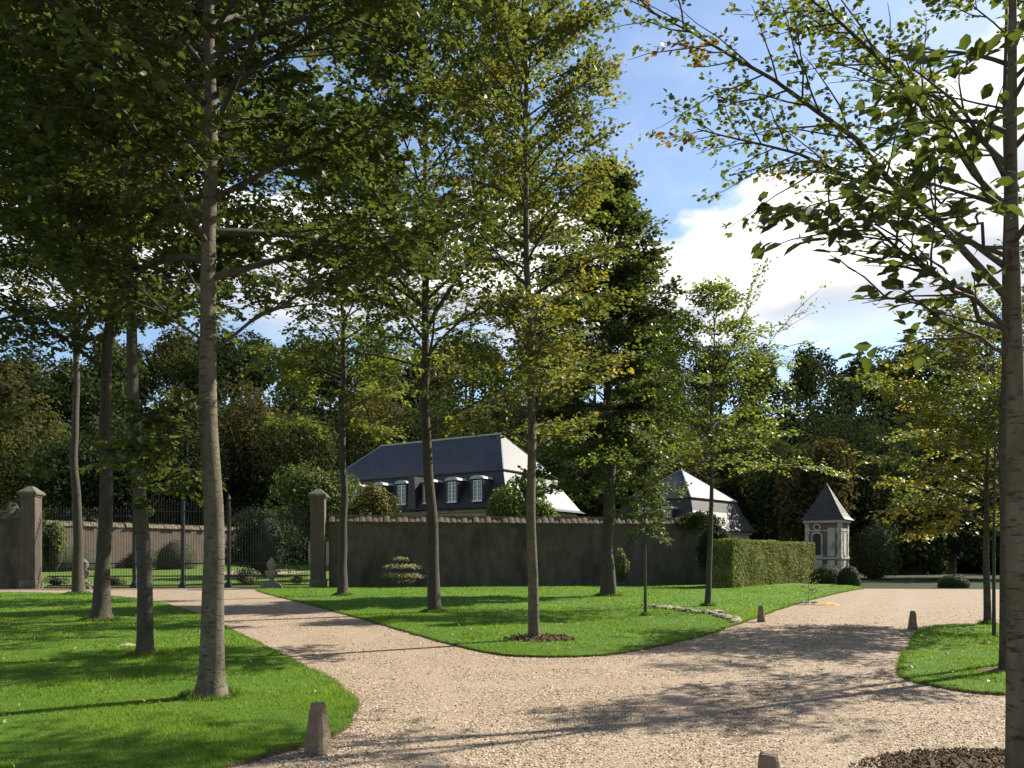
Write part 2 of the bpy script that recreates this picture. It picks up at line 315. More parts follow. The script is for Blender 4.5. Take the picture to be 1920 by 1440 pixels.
def inside(P, poly):
    x, y = P[:, 0], P[:, 1]; r = np.zeros(len(P), bool); n = len(poly)
    for i in range(n):
        x0, y0 = poly[i]; x1, y1 = poly[(i + 1) % n]
        c = ((y0 > y) != (y1 > y)) & (x < (x1 - x0) * (y - y0) / (y1 - y0 + 1e-12) + x0); r ^= c
    return r
def sample_view(rng, n, d0, d1):
    d = np.sqrt(rng.uniform(d0 * d0, d1 * d1, n)); px = rng.uniform(-40, 1960, n); return np.stack([(px - 960) / F * d, d], 1)
# grass blades
rng = np.random.default_rng(5)
FEET = [(395, 1311, .26), (273, 1233, .2), (189, 1166, .34), (147, 1116, .36), (643, 1118, .28), (815, 1150, .26), (1141, 1119, .42), (1210, 1157, .09), (1327, 1138, .17), (597, 1413, .14), (1427, 1166, .13), (1851, 1173, .13)]
def grass(poly, bands, name, label):
    Vs, Cs = [], []
    for fx, fy, fr in FEET:
        g = G(fx, fy)
        if not inside(np.array([[g.x, g.y]]), poly)[0]: continue
        n = int(260 * fr / .2 * 2); a = rng.uniform(0, 6.28, n); q = fr * (1 + np.abs(rng.normal(0, .28, n))); h = np.clip(.085 + .002 * g.y, 0, .16) * rng.uniform(.4, 1.2, n) * np.exp(-(q / fr - 1) * 1.2); w = .003 + .0005 * g.y
        b = np.stack([g.x + q * np.cos(a), g.y + q * np.sin(a), np.full(n, .03)], 1); a2 = rng.uniform(0, 6.28, n); s = np.stack([np.cos(a2), np.sin(a2), 0 * a2], 1) * w
        Vs.append(np.stack([b - s, b + s, b + np.column_stack([rng.normal(0, .3, (n, 2)) * h[:, None], h])], 1)); k = rng.uniform(0, 1, (n, 1)); Cs.append(np.array([.06, .12, .012]) * (1 - k) + np.array([.17, .24, .04]) * k)
    for d0, d1, n, h, w in bands:
        P = sample_view(rng, n, d0, d1); P = P[inside(P, poly)]; n = len(P)
        a = rng.uniform(0, 2 * np.pi, n); lean = rng.normal(0, .45, (n, 2)) * h; hh = h * rng.uniform(.5, 1.25, n)
        b = np.stack([P[:, 0], P[:, 1], np.full(n, .03)], 1); s = np.stack([np.cos(a), np.sin(a), 0 * a], 1) * w
        Vs.append(np.stack([b - s, b + s, b + np.stack([lean[:, 0], lean[:, 1], hh], 1)], 1))
        pt = np.sin(P[:, 0] * 1.7 + 2 * np.sin(P[:, 1] * .9)) * np.sin(P[:, 1] * 1.3 + P[:, 0] * .4)
        pt2 = np.sin(P[:, 0] * .55 + 1.3 * np.sin(P[:, 1] * .31)) * np.cos(P[:, 1] * .47 + .8 * np.sin(P[:, 0] * .7)); k = np.clip(.48 + .16 * pt + .24 * pt2 + rng.normal(0, .24, n), 0, 1)[:, None]; V_ = Vs[-1]; V_[:, 2, 2] = V_[:, 0, 2] + (V_[:, 2, 2] - V_[:, 0, 2]) * (.75 + .45 * np.clip(pt, -.5, 1)) * np.where(rng.uniform(size=n) < .015, 1.8, 1)
        Cs.append(np.array([.076, .172, .014]) * (1 - k) + np.array([.22, .325, .042]) * k)
    e = np.roll(poly, -1, 0) - poly; le = np.linalg.norm(e, axis=1); k = rng.choice(len(poly), 30000, p=le / le.sum()); P = poly[k] + e[k] * rng.uniform(0, 1, (30000, 1)); nr = np.stack([e[k, 1], -e[k, 0]], 1) / le[k][:, None]
    ok = (P[:, 1] > 4) & (P[:, 1] < 42) & (np.abs(P[:, 0] / P[:, 1]) < .68); P, nr = P[ok], nr[ok]; n = len(P); sc = np.clip(P[:, 1] / 9, .8, 3)[:, None]
    P = P + nr * rng.normal(-.010, .026, (n, 1)); b = np.column_stack([P, np.full(n, .022)]); a = rng.uniform(0, 6.28, n); s = np.stack([np.cos(a), np.sin(a), 0 * a], 1) * .0032 * sc
    tipo = np.column_stack([nr * rng.normal(.012, .018, (n, 1)) + rng.normal(0, .012, (n, 2)), rng.uniform(.0, .045, n)]); Vs.append(np.stack([b - s, b + s, b + tipo], 1)); k = rng.uniform(0, 1, (n, 1)); Cs.append(np.array([.06, .12, .010]) * (1 - k) + np.array([.15, .21, .03]) * k)
    V = np.concatenate(Vs).reshape(-1, 3); C = np.concatenate(Cs)
    tag(np_mesh(name, V, np.arange(len(V)).reshape(-1, 3), M['grass'], colors=C), label, 'grass', kind='stuff')
B = [(5.5, 9, 130000, .04, .0035), (9, 14, 110000, .045, .006), (14, 24, 110000, .05, .010), (24, 44, 80000, .06, .02)]
grass(left_lawn, B, 'grass', 'short mown grass of the lawn under the row of trees at left')
grass(centre_lawn, B[2:] + [(12, 14, 40000, .045, .006)], 'grass', 'short mown grass of the rounded lawn in the middle of the drive')
grass(right_lawn, B[1:3], 'grass', 'short mown grass of the small lawn at the right edge')
# loose pebbles
def pebbles():
    P = np.concatenate([sample_view(rng, 42000, 4.6, 8), sample_view(rng, 34000, 8, 13), sample_view(rng, 14000, 13, 22)])
    sz = np.concatenate([rng.uniform(.006, .0135, 42000), rng.uniform(.008, .015, 34000), rng.uniform(.012, .02, 14000)])
    ok = ~(inside(P, left_lawn) | inside(P, centre_lawn) | inside(P, right_lawn)); ok &= rng.uniform(size=len(P)) > .75 * rut_w(P); P, sz = P[ok], sz[ok]; n = len(P)
    a = rng.uniform(0, 6.28, n); V = np.zeros((n, 5, 3))
    for j in range(4):
        r = sz * rng.uniform(.75, 1.3, n); V[:, j, 0] = P[:, 0] + r * np.cos(a + j * 1.571); V[:, j, 1] = P[:, 1] + r * np.sin(a + j * 1.571); V[:, j, 2] = rng.uniform(-.001, .004, n)
    V[:, 4, 0] = P[:, 0] + rng.normal(0, .2, n) * sz; V[:, 4, 1] = P[:, 1] + rng.normal(0, .2, n) * sz; V[:, 4, 2] = sz * rng.uniform(.5, 1.0, n)
    T = np.array([[0, 1, 4], [1, 2, 4], [2, 3, 4], [3, 0, 4]]); Fc = (np.arange(n)[:, None, None] * 5 + T[None]).reshape(-1, 3)
    pal = np.array([(.075, .055, .04), (.24, .17, .115), (.43, .31, .21), (.50, .375, .265), (.60, .48, .35), (.70, .60, .48)])
    c = pal[rng.choice(6, n, p=[.17, .17, .22, .20, .14, .10])] * rng.uniform(.85, 1.15, (n, 1)) * np.array([.71, .735, .72])
    tag(np_mesh('loose_gravel', V.reshape(-1, 3), Fc, M['pebble'], colors=np.repeat(c, 4, 0)), 'loose tan and pinkish pebbles strewn over the gravel drive', 'gravel', kind='stuff')
pebbles()

# ---------------------------------------------------------------- foliage engine
class Acc:
    def __init__(s): s.V = []; s.F = []; s.n = 0
    def add(s, V, Q): s.V.append(V); s.F.append(Q + s.n); s.n += len(V)
    def tube(s, P, R, k=6, lobes=None):
        P = np.asarray(P, float); R = np.asarray(R, float); n = len(P); T = unit(np.gradient(P, axis=0))
        ref = np.array([1., 0, 0]) if abs(T[:, 2]).mean() > .75 else np.array([0, 0, 1.])
        U = unit(np.cross(T, ref)); W = np.cross(T, U); a = np.arange(k) * 2 * np.pi / k
        rr = R[:, None] * (np.ones((1, k)) if lobes is None else lobes)
        V = P[:, None] + rr[..., None] * (np.cos(a)[None, :, None] * U[:, None] + np.sin(a)[None, :, None] * W[:, None])
        i = np.arange(n * k).reshape(n, k); j = np.roll(i, -1, 1)
        s.add(V.reshape(-1, 3), np.stack([i[:-1], j[:-1], j[1:], i[1:]], -1).reshape(-1, 4))
    def prisms(s, S, E, r):
        n = len(S); T = unit(E - S); U = unit(np.cross(T, np.array([.1, .2, 1.]))); W = np.cross(T, U); V = np.zeros((n, 6, 3))
        for j in range(3):
            o = (math.cos(j * 2.0944) * U + math.sin(j * 2.0944) * W) * r; V[:, j] = S + o; V[:, 3 + j] = E + o * .4
        q = np.array([[0, 1, 4, 3], [1, 2, 5, 4], [2, 0, 3, 5]]); s.add(V.reshape(-1, 3), (np.arange(n)[:, None, None] * 6 + q[None]).reshape(-1, 4))
    def build(s, name, mat, parent, smooth=True): return np_mesh(name, np.concatenate(s.V), np.concatenate(s.F), mat, parent, smooth=smooth)
def leaf_arrays(P, D, N, L, wid=.32, hexa=False):
    D = unit(D); S = unit(np.cross(D, N)); N = np.cross(S, D); L = L[:, None]; n = len(P)
    if not hexa:
        V = np.stack([P, P + D * L * .5 + S * L * wid + N * L * .07, P + D * L - N * L * .06, P + D * L * .5 - S * L * wid + N * L * .07], 1)
        return V.reshape(-1, 3), np.arange(n * 4).reshape(-1, 4)
    V = np.stack([P, P + D * L * .3 + S * L * wid * .95 + N * L * .08, P + D * L * .68 + S * L * wid * .8 + N * L * .05, P + D * L - N * L * .1,
                  P + D * L * .68 - S * L * wid * .8 + N * L * .05, P + D * L * .3 - S * L * wid * .95 + N * L * .08], 1)
    q = np.array([[0, 1, 2, 3], [3, 4, 5, 0]]); return V.reshape(-1, 3), (np.arange(n)[:, None, None] * 6 + q[None]).reshape(-1, 4)
def leaves(name, parent, P, D, N, L, C, mat, wid=.32, hexa=False):
    V, Q = leaf_arrays(P, D, N, L, wid, hexa)
    return np_mesh(name, V, Q, mat, parent, colors=(np.repeat(C, 2, 0) if hexa else C))
def rot_about(v, ax, ang):
    ax = unit(ax); c, s = np.cos(ang), np.sin(ang); c = np.asarray(c)[..., None]; s = np.asarray(s)[..., None]
    return v * c + np.cross(ax, v) * s + ax * (np.sum(ax * v, -1, keepdims=True)) * (1 - c)
GREEN = ((.034, .054, .015), (.105, .132, .034)); DARK = ((.022, .038, .015), (.058, .078, .025)); LIME = ((.085, .115, .028), (.19, .21, .055)); YEL = ((.18, .17, .03), (.29, .225, .045)); RUST = ((.15, .075, .022), (.24, .125, .03))
def tree(name, label, loc, H, r0, cb, R, seed, nl=34, ns=9, nt_=6, nleaf=13, leaf=.085, pal=GREEN, aut=None, paut=.0, e0=(28, 62), e1=(5, 35), prof='egg', bend=(), extra=(), twig=.36,
         bark='bark', hexa=False, wid=.38, twigs=False, flare=.6, cat='tree', group=None, tilt=.45, ztop=None, azs=None, mat='leaf', k=12, dens=None):
    r = np.random.default_rng(seed); root = empty(name, loc, 0, label, cat, group)
    n = max(10, int(H / .3)); z = np.linspace(0, H, n); z[1:4] = (.08, .2, .38) if H > 1.5 else z[1:4]
    bz = [0] + [b[0] for b in bend] + ([H] if (not bend or bend[-1][0] < H) else []); bx = [0] + [b[1] for b in bend]; by = [0] + [b[2] for b in bend]
    if len(bx) < len(bz): bx.append(bx[-1]); by.append(by[-1])
    ph = r.uniform(0, 6, 4); wob = .22 * r0 * np.clip(z / 2, 0, 1)
    cx = np.interp(z, bz, bx) + wob * np.sin(z * 1.1 + ph[0]) + .5 * wob * np.sin(z * 2.7 + ph[1]); cy = np.interp(z, bz, by) + wob * np.sin(z * .9 + ph[2])
    if bend:
        ker = np.array([1, 2, 3, 2, 1]) / 9; pad = lambda a: np.convolve(np.pad(a, 2, mode='edge'), ker, 'valid'); cx, cy = pad(cx), pad(cy); cx -= cx[0]; cy -= cy[0]
    TP = np.stack([cx, cy, z], 1); zz = np.clip(z / H, 0, 1); TR = r0 * (1 - .93 * zz ** .9) * (1 + flare * np.exp(-z / (.9 * r0 + .05)))
    ang = np.arange(k) * 2 * np.pi / k
    lob = 1 + (.22 * flare * np.exp(-z / (2.2 * r0 + .05)))[:, None] * np.cos(5 * ang + ph[3])[None] + .05 * np.sin(3 * ang[None] + z[:, None] * .7 + ph[0])
    TP[0, 2] = -.06; A = Acc(); A.tube(TP, TR, k, lob); A.build('trunk', M[bark], root)
    BA = Acc(); S_, D_, L_, CV, AU = [], [], [], [], []
    def tp(zv): return np.array([np.interp(zv, z, cx), np.interp(zv, z, cy), zv]), np.interp(zv, z, TR)
    paths = []
    for i in range(nl):
        t = (i + r.uniform(.1, .9)) / nl; zs = cb + (H * .985 - cb) * t ** .92
        pr = {'egg': math.sin(math.pi * min(1, .18 + .8 * t)) ** .8, 'plume': (1 - t) ** .55 * (.72 + .28 * math.sin(math.pi * t)) + .05, 'cone': (1 - t) ** .75 * .97 + .06, 'col': (.75 + .25 * math.sin(math.pi * t)) * (1 - t ** 4) + .08, 'vase': (.45 + .75 * t) * (1 - t ** 5) + .05}[prof]
        L = max(.25, R * pr * r.uniform(.72, 1.18)); az = i * 2.39996 + r.normal(0, .35)
        if azs is not None: az = azs[0] + r.normal(0, azs[1])
        a0 = math.radians(e0[0] + (e0[1] - e0[0]) * t + r.normal(0, 7)); a1 = math.radians(e1[0] + (e1[1] - e1[0]) * t + r.normal(0, 9))
        m = 8; s = np.linspace(0, 1, m); el = a0 + (a1 - a0) * s; azz = az + np.cumsum(r.normal(0, .09, m))
        st = np.stack([np.cos(el) * np.cos(azz), np.cos(el) * np.sin(azz), np.sin(el)], 1) * L / (m - 1); b0, tr = tp(zs); st[0] = 0
        paths.append((b0 + np.cumsum(st, 0), L, min(tr * .5, .007 + .0105 * L), 1.0))
    for ex in extra:       # (start height, tip offset from trunk base, sag, relative leafiness, radius)
        b0, tr = tp(ex[0]); tip = np.array(ex[1], float); s = np.linspace(0, 1, 10)[:, None]; mid = (b0 + tip) / 2 + np.array([0, 0, ex[2]])
        Pp = b0 * (1 - s) ** 2 + 2 * mid * s * (1 - s) + tip * s * s; Pp[1:-1] += r.normal(0, .025, (8, 3)); paths.append((Pp, float(np.linalg.norm(tip - b0)), ex[4] if len(ex) > 4 else min(tr * .6, .02 + .014 * np.linalg.norm(tip - b0)), ex[3]))
    Lm = np.mean([p[1] for p in paths])
    for Pp, L, br, lf in paths:
        m = len(Pp); ss = np.linspace(0, 1, m); BA.tube(Pp, br * (1 - .85 * ss) + .002, 6); Tg = unit(np.gradient(Pp, axis=0))
        c = max(3, int(ns * (.4 + .6 * L / Lm) * (1 + .5 * (lf > 1))))
        for j in range(c):
            s0 = .16 + .84 * (j + r.uniform(.1, .9)) / c; b0 = np.array([np.interp(s0, ss, Pp[:, q]) for q in range(3)]); t0 = np.array([np.interp(s0, ss, Tg[:, q]) for q in range(3)])
            sg = 1 if j % 2 else -1; d0 = rot_about(t0[None], np.array([[0, 0, 1.]]), np.array([sg * math.radians(r.uniform(25, 62)) * (1 - .5 * (s0 > .93))]))[0]
            d0[2] = d0[2] * .5 + r.normal(.03, .17); d0 = unit(d0); l2 = min(max(.22, L * (.16 + .30 * (1 - s0)) * r.uniform(.7, 1.35)), 1.6)
            q = 5; s2 = np.linspace(0, 1, q); P2 = b0 + d0 * (s2[:, None] * l2) + np.stack([0 * s2, 0 * s2, -.10 * l2 * s2 ** 2], 1) + np.cumsum(r.normal(0, .02 * l2, (q, 3)), 0) * (s2[:, None] > 0)
            BA.tube(P2, (.004 + .006 * l2) * (1 - .8 * s2) + .001, 4 if not hexa else 5)
            T = max(2, int(nt_ * lf * (.5 + .5 * l2 / (L * .3 + .05)))); u = (np.arange(T) + r.uniform(.2, 1.0, T)) / T
            Sp = np.stack([np.interp(u, s2, P2[:, a]) for a in range(3)], 1); sg2 = np.where(np.arange(T) % 2, 1, -1)
            Dd = rot_about(np.repeat(d0[None], T, 0), np.array([[0, 0, 1.]]), sg2 * r.uniform(.3, 1.1, T)); Dd[:, 2] += r.normal(-.05, .22, T)
            S_.append(Sp); D_.append(unit(Dd)); L_.append(twig * r.uniform(.6, 1.3, T)); CV.append(np.full(T, r.normal(.5, .2)) + r.normal(0, .12, T)); AU.append(np.full(T, r.uniform() < paut) & (r.uniform(size=T) < .85))
    S, D, L, cv, au = map(np.concatenate, (S_, D_, L_, CV, AU))
    if ztop is not None: ok = S[:, 2] < ztop; S, D, L, cv, au = S[ok], D[ok], L[ok], cv[ok], au[ok]
    q4 = r.uniform(0, 6.28, 6); f4 = 5.2 / (R + .8); w4 = np.sin(S[:, 0] * f4 * 1.1 + q4[0]) + np.sin(S[:, 1] * f4 + q4[1]) + 1.2 * np.sin(S[:, 2] * f4 * 1.25 + q4[2]) + .8 * np.sin((S[:, 0] + S[:, 2]) * f4 * 1.9 + q4[3]) + .8 * np.sin((S[:, 1] - S[:, 2]) * f4 * 2.1 + q4[4])
    ok = r.uniform(size=len(S)) < np.clip(.80 + .28 * w4, .12, 1.0); S, D, L, cv, au = S[ok], D[ok], L[ok], cv[ok], au[ok]
    if dens is not None: ok = r.uniform(size=len(S)) < dens(S); S, D, L, cv, au = S[ok], D[ok], L[ok], cv[ok], au[ok]
    if twigs: BA.prisms(S, S + D * L[:, None], .0022)
    BA.build('branches', M['bark_dark'], root)
    T = len(S); u = (np.arange(nleaf)[None] + r.uniform(0, 1, (T, nleaf))) / nleaf; P = S[:, None] + D[:, None] * (u * L[:, None])[..., None]; P = P.reshape(-1, 3) + r.normal(0, leaf * .35, (T * nleaf, 3))
    Dl = np.repeat(D, nleaf, 0); sg = np.tile(np.where(np.arange(nleaf) % 2, 1, -1), T); Dl = rot_about(Dl, np.array([[0, 0, 1.]]), sg * r.uniform(.35, 1.2, T * nleaf)); Dl[:, 2] += r.normal(-.15, .3, T * nleaf)
    N = r.normal(0, tilt, (T * nleaf, 3)); N[:, 2] += 1.0; N = unit(N); Ls = leaf * r.uniform(.65, 1.25, T * nleaf)
    kk = np.clip(np.repeat(cv, nleaf) + r.normal(0, .15, T * nleaf), 0, 1)[:, None]; C = np.array(pal[0]) * (1 - kk) + np.array(pal[1]) * kk
    if aut: a2 = np.repeat(au, nleaf); C[a2] = (np.array(aut[0]) * (1 - kk) + np.array(aut[1]) * kk)[a2]
    leaves('crown', root, P, Dl, N, Ls, C, M[mat], wid, hexa)
    return root
def blob_leaves(r, centre, rx, ry, rz, n, size, pal, lobes=9, flat=0.0, rough=.16, lobe_r=.5, below=-.35):
    c = np.array(centre, float)
    if lobes:
        d = unit(r.normal(size=(lobes, 3))); d[:, 2] = np.maximum(d[:, 2], below); lc = d * (1 - lobe_r) * r.uniform(.7, 1.1, (lobes, 1)); lr = lobe_r * r.uniform(.75, 1.2, lobes)
        w = r.integers(0, lobes, n)
    else: lc = np.zeros((1, 3)); lr = np.ones(1); w = np.zeros(n, int)
    d = unit(r.normal(size=(n, 3))); p = lc[w] + d * (lr[w] * (1 - np.abs(r.normal(0, rough, n))))[:, None]; P = c + p * np.array([rx, ry, rz])
    nrm = unit(d + r.normal(0, .55, (n, 3)) + np.array([0, 0, .25])); Dl = np.cross(nrm, r.normal(size=(n, 3))); Dl[:, 2] -= .2
    cvar = r.normal(.5, .18, len(lc))[w]; k = np.clip(cvar + r.normal(0, .17, n), 0, 1)[:, None]
    return P, Dl, nrm, size * r.uniform(.6, 1.3, n), np.array(pal[0]) * (1 - k) + np.array(pal[1]) * k
def shrub(name, label, loc, rx, ry, rz, n, size, pal, seed, lobes=9, cat='shrub', group=None, zc=None, mat='box_leaf', rough=.16, core=.72, lobe_r=.5, wid=.34):
    r = np.random.default_rng(seed); root = empty(name, loc, 0, label, cat, group); zc = rz * .9 if zc is None else zc
    A = Acc(); zs = np.linspace(-.95, .95, 7); A.tube(np.stack([0 * zs, 0 * zs, zc + zs * rz * core], 1), np.sqrt(1 - zs ** 2) * min(rx, ry) * core, 10); A.build('twigs', M['woodcore'], root)
    P, D, N, L, C = blob_leaves(r, (0, 0, zc), rx, ry, rz, n, size, pal, lobes, rough=rough, lobe_r=lobe_r); P[:, 2] = np.maximum(P[:, 2], .02); leaves('foliage', root, P, D, N, L, C, M[mat], wid); return root

# ---------------------------------------------------------------- house, outbuilding, pavilion
def mansard(root, L, W, ze, zb, zr, ins, over, ridge_in, slate):
    """local frame: near right corner at the origin, front along -x, right end along +y"""
    def ring(o, z): return [(o, -o, z), (o, W + o, z), (-L - o, W + o, z), (-L - o, -o, z)]
    MB().box(-L + .02, -.02, .02, W - .02, -.5, ze - .02).build('wall', M['cream_wall'], root)
    MB().box(-L - .18, .18, -.18, W + .18, ze - .28, ze - .03).build('cornice', M['stone_pale'], root, bevel=.03)
    lv = [(over, ze), (over * .55, ze + .22), (over * .1, ze + .75), (-ins * .55, ze + (zb - ze) * .6), (-ins, zb)]
    V, Fs = [], []
    for o, zz in lv: V += ring(o, zz)
    for j in range(len(lv) - 1):
        for i in range(4): Fs.append((j * 4 + i, j * 4 + (i + 1) % 4, j * 4 + 4 + (i + 1) % 4, j * 4 + 4 + i))
    Fs.append((3, 2, 1, 0)); MB().add(V, Fs).build('lower_roof', slate, root)
    b = ring(-ins + .09, zb + .02); m = W / 2; rp = [(-ridge_in, m, zr), (-L + ridge_in, m, zr)]
    MB().add(b + rp, [(0, 1, 4), (1, 2, 5, 4), (2, 3, 5), (3, 0, 4, 5), (3, 2, 1, 0)]).build('upper_roof', slate, root)
    mb = MB()
    for i in range(4): mb.bar(b[i], b[(i + 1) % 4], .05)
    mb.build('break_moulding', M['slate'], root)
    mb = MB(); mb.bar(rp[0], rp[1], .07)
    for i, j in ((0, 4), (1, 4), (2, 5), (3, 5)): mb.bar((b + rp)[i], (b + rp)[j], .045)
    mb.build('ridge_flashing', M['lead'], root)
def dormer(root, x, zs, w, h, y0, y1, win=True):
    d = empty('dormer', (0, 0, 0)); d.parent = root
    e = w / 2 + .16; mb = MB().box(x - e, x - w / 2, y0, y1, zs - .1, zs + h + .1).box(x + w / 2, x + e, y0, y1, zs - .1, zs + h + .1).box(x - w / 2, x + w / 2, y0 + .25, y1, zs - .1, zs + h + .1); mb.build('cheeks', M['slate'], d)
    cap = [(x + (e + .1) * math.cos(a), zs + h + .1 + .28 * math.sin(a)) for a in np.linspace(0, math.pi, 9)]
    V = [(px, y0 - .12, pz) for px, pz in cap] + [(px, y1, pz) for px, pz in cap]; n = len(cap)
    MB().add(V, [(i, i + 1, i + 1 + n, i + n) for i in range(n - 1)] + [tuple(reversed(range(n))), tuple(range(n, 2 * n)), (0, n, 2 * n - 1, n - 1)]).build('dormer_cap', M['lead'], d)
    f = .07; mb = MB().box(x - w / 2, x - w / 2 + f, y0 + .03, y0 + .11, zs, zs + h).box(x + w / 2 - f, x + w / 2, y0 + .03, y0 + .11, zs, zs + h).box(x - w / 2 + f, x + w / 2 - f, y0 + .03, y0 + .11, zs, zs + f).box(x - w / 2 + f, x + w / 2 - f, y0 + .03, y0 + .11, zs + h - f, zs + h)
    mb.box(x - .06, x + .06, y0 + .02, y0 + .10, zs + f, zs + h - f); mb.box(x - w / 2 - .06, x + w / 2 + .06, y0 - .06, y0 + .02, zs - .09, zs)
    mb.build('window_frame', M['white_paint'], d)
    g = MB(); zz = [zs + h * q / 5 for q in (1, 2, 3, 4)]
    for q in zz: g.box(x - w / 2 + f, x - .06, y0 + .05, y0 + .08, q - .018, q + .018).box(x + .06, x + w / 2 - f, y0 + .05, y0 + .08, q - .018, q + .018)
    for q in (x - w / 4, x + w / 4): g.box(q - .016, q + .016, y0 + .052, y0 + .078, zs + f, zs + h - f)
    g.build('glazing_bars', M['white_paint'], d); MB().box(x - w / 2 + f, x + w / 2 - f, y0 + .085, y0 + .10, zs + f, zs + h - f).build('pane', M['glass'], d)
HR = -.58     # the house front turned a little to the left, its right end to the camera
house = empty('mansard_house', (-.35, 61.5, .25), HR, 'long house with dark slate mansard roof, white dormer windows and sunlit hip end', 'house')
mansard(house, 22, 10.6, 5.2, 8.25, 11.9, 1.15, .75, 4.2, M['slate'])
for x in (-2.6, -5.1, -7.6, -10.4, -13.0, -15.6): dormer(house, x, 5.8, .85, 1.6, -.36, 1.6)
mb = MB().frust(-9.6, -8.7, -.55, 2.6, 5.12, 8.0, .12, .0); mb.build('roof_valley_ridge', M['slate'], house)
outb = empty('mansard_outbuilding', (16.1, 70.5, -.25), -.75, 'smaller outbuilding behind the wall with sunlit slate hipped mansard roof', 'house')
mansard(outb, 9, 10.4, 4.3, 7.2, 10.3, .9, .65, 4.4, M['slate'])
dormer(outb, -2.6, 4.6, .8, 1.5, -.32, 1.3); dormer(outb, -5.6, 4.6, .8, 1.5, -.32, 1.3)

pv = empty('garden_pavilion', (20.65, 56.4, 0), math.radians(-35.7), 'small square stone and brick garden pavilion with pointed slate roof behind the hedge', 'pavilion')
# local: front face along y=0 (x 0..w), facing -y
w_, dp, zc = 2.45, 2.1, 4.15
MB().box(.05, w_ - .05, .05, dp - .05, -.1, zc).build('brick_core', M['pav_brick'], pv)
for x0, x1, nm in ((0, .27, 'quoin'), (w_ - .27, w_, 'quoin')):
    for q in range(9):
        z0 = q * zc / 9; e = .07 if q % 2 else 0
        MB().box(x0 - (e if x0 > 1 else 0), x1 + (e if x0 < 1 else 0), -.02, .3 + e, z0 + .008, z0 + zc / 9 - .008).build('quoin', M['stone_pale'], pv, bevel=.012)
for q in range(9):
    z0 = q * zc / 9; e = .08 if q % 2 else 0; MB().box(w_ - .28, w_ + .01, dp - .34 - e, dp, z0 + .008, z0 + zc / 9 - .008).build('quoin', M['stone_pale'], pv, bevel=.012)
MB().box(1.52, 2.02, .0, .12, .1, 1.42).build('stone_panel', M['stone_pale'], pv, bevel=.015); MB().box(1.52, 2.02, .0, .12, 1.68, zc - .5).build('stone_panel', M['stone_pale'], pv, bevel=.015)
MB().box(w_ - .06, w_ + .0, .62, 1.42, .1, 1.42).build('stone_panel', M['stone_pale'], pv); MB().box(w_ - .06, w_ + .0, .62, 1.42, 1.68, zc - .5).build('stone_panel', M['stone_pale'], pv)
def arch(x0, x1, z0, z1, y0, y1, ht=.18):
    pts = [(x0, z0), (x1, z0)] + [((x0 + x1) / 2 + (x1 - x0) / 2 * math.cos(a), z1 - ht + ht * math.sin(a)) for a in np.linspace(0, math.pi, 9)]; n = len(pts)
    V = [(x, y0, z) for x, z in pts] + [(x, y1, z) for x, z in pts]
    return MB().add(V, [tuple(range(n)), tuple(reversed(range(n, 2 * n)))] + [(i, i + n, (i + 1) % n + n, (i + 1) % n) for i in range(n)])
arch(.42, 1.2, 1.62, 3.4, -.03, .1, .25).build('window_surround', M['stone_pale'], pv); wdw = arch(.53, 1.09, 1.75, 3.27, -.036, .06, .2).build('window', M['dark_void'], pv)
mb = MB(); mb.box(.79, .83, -.052, -.037, 1.75, 3.25)
for q in (2.1, 2.45, 2.8): mb.box(.53, 1.09, -.05, -.038, q - .014, q + .014)
mb.build('glazing_bars', M['iron'], wdw)
MB().box(.45, 1.17, -.02, .1, .12, 1.42).build('stone_panel', M['stone_pale'], pv, bevel=.015); arch(.55, 1.07, .12, .75, -.03, .05, .25).build('niche', M['dark_void'], pv)
oc = MB().lathe([(.25, 0), (.25, .06)], 18).build('oculus_ring', M['stone_pale'], pv); oc.location = (.81, .03, 3.72); oc.rotation_euler = (math.pi / 2, 0, 0)
o2 = MB().lathe([(.15, 0), (.15, .05)], 18).build('pane', M['dark_void'], oc); o2.location = (0, 0, .016)
MB().box(-.06, w_ + .06, -.08, dp + .06, 1.46, 1.63).build('string_course', M['stone_pale'], pv, bevel=.02); MB().box(-.03, w_ + .03, -.045, dp + .03, 3.42, 3.5).build('frieze_band', M['stone_pale'], pv)
MB().box(-.12, w_ + .12, -.13, dp + .12, zc - .16, zc + .06).build('cornice', M['stone_pale'], pv, bevel=.03)
V, Fs = [], []; cx, cy = w_ / 2, dp / 2; rl = [(1.10, zc + .06), (.97, zc + .24), (.80, zc + .62), (.41, zc + 1.6), (.03, zc + 2.6)]
for s, z in rl: V += [(cx - (cx + .16) * s, cy - (cy + .16) * s, z), (cx + (cx + .16) * s, cy - (cy + .16) * s, z), (cx + (cx + .16) * s, cy + (cy + .16) * s, z), (cx - (cx + .16) * s, cy + (cy + .16) * s, z)]
for j in range(len(rl) - 1):
    for i in range(4): Fs.append((j * 4 + i, j * 4 + (i + 1) % 4, j * 4 + 4 + (i + 1) % 4, j * 4 + 4 + i))
MB().add(V, Fs + [(3, 2, 1, 0), (16, 17, 18, 19)]).build('roof', M['slate'], pv); fn = MB().lathe([(.04, 0), (.05, .05), (.01, .14)], 8).build('finial', M['lead'], pv); fn.location = (cx, cy, zc + 2.57)

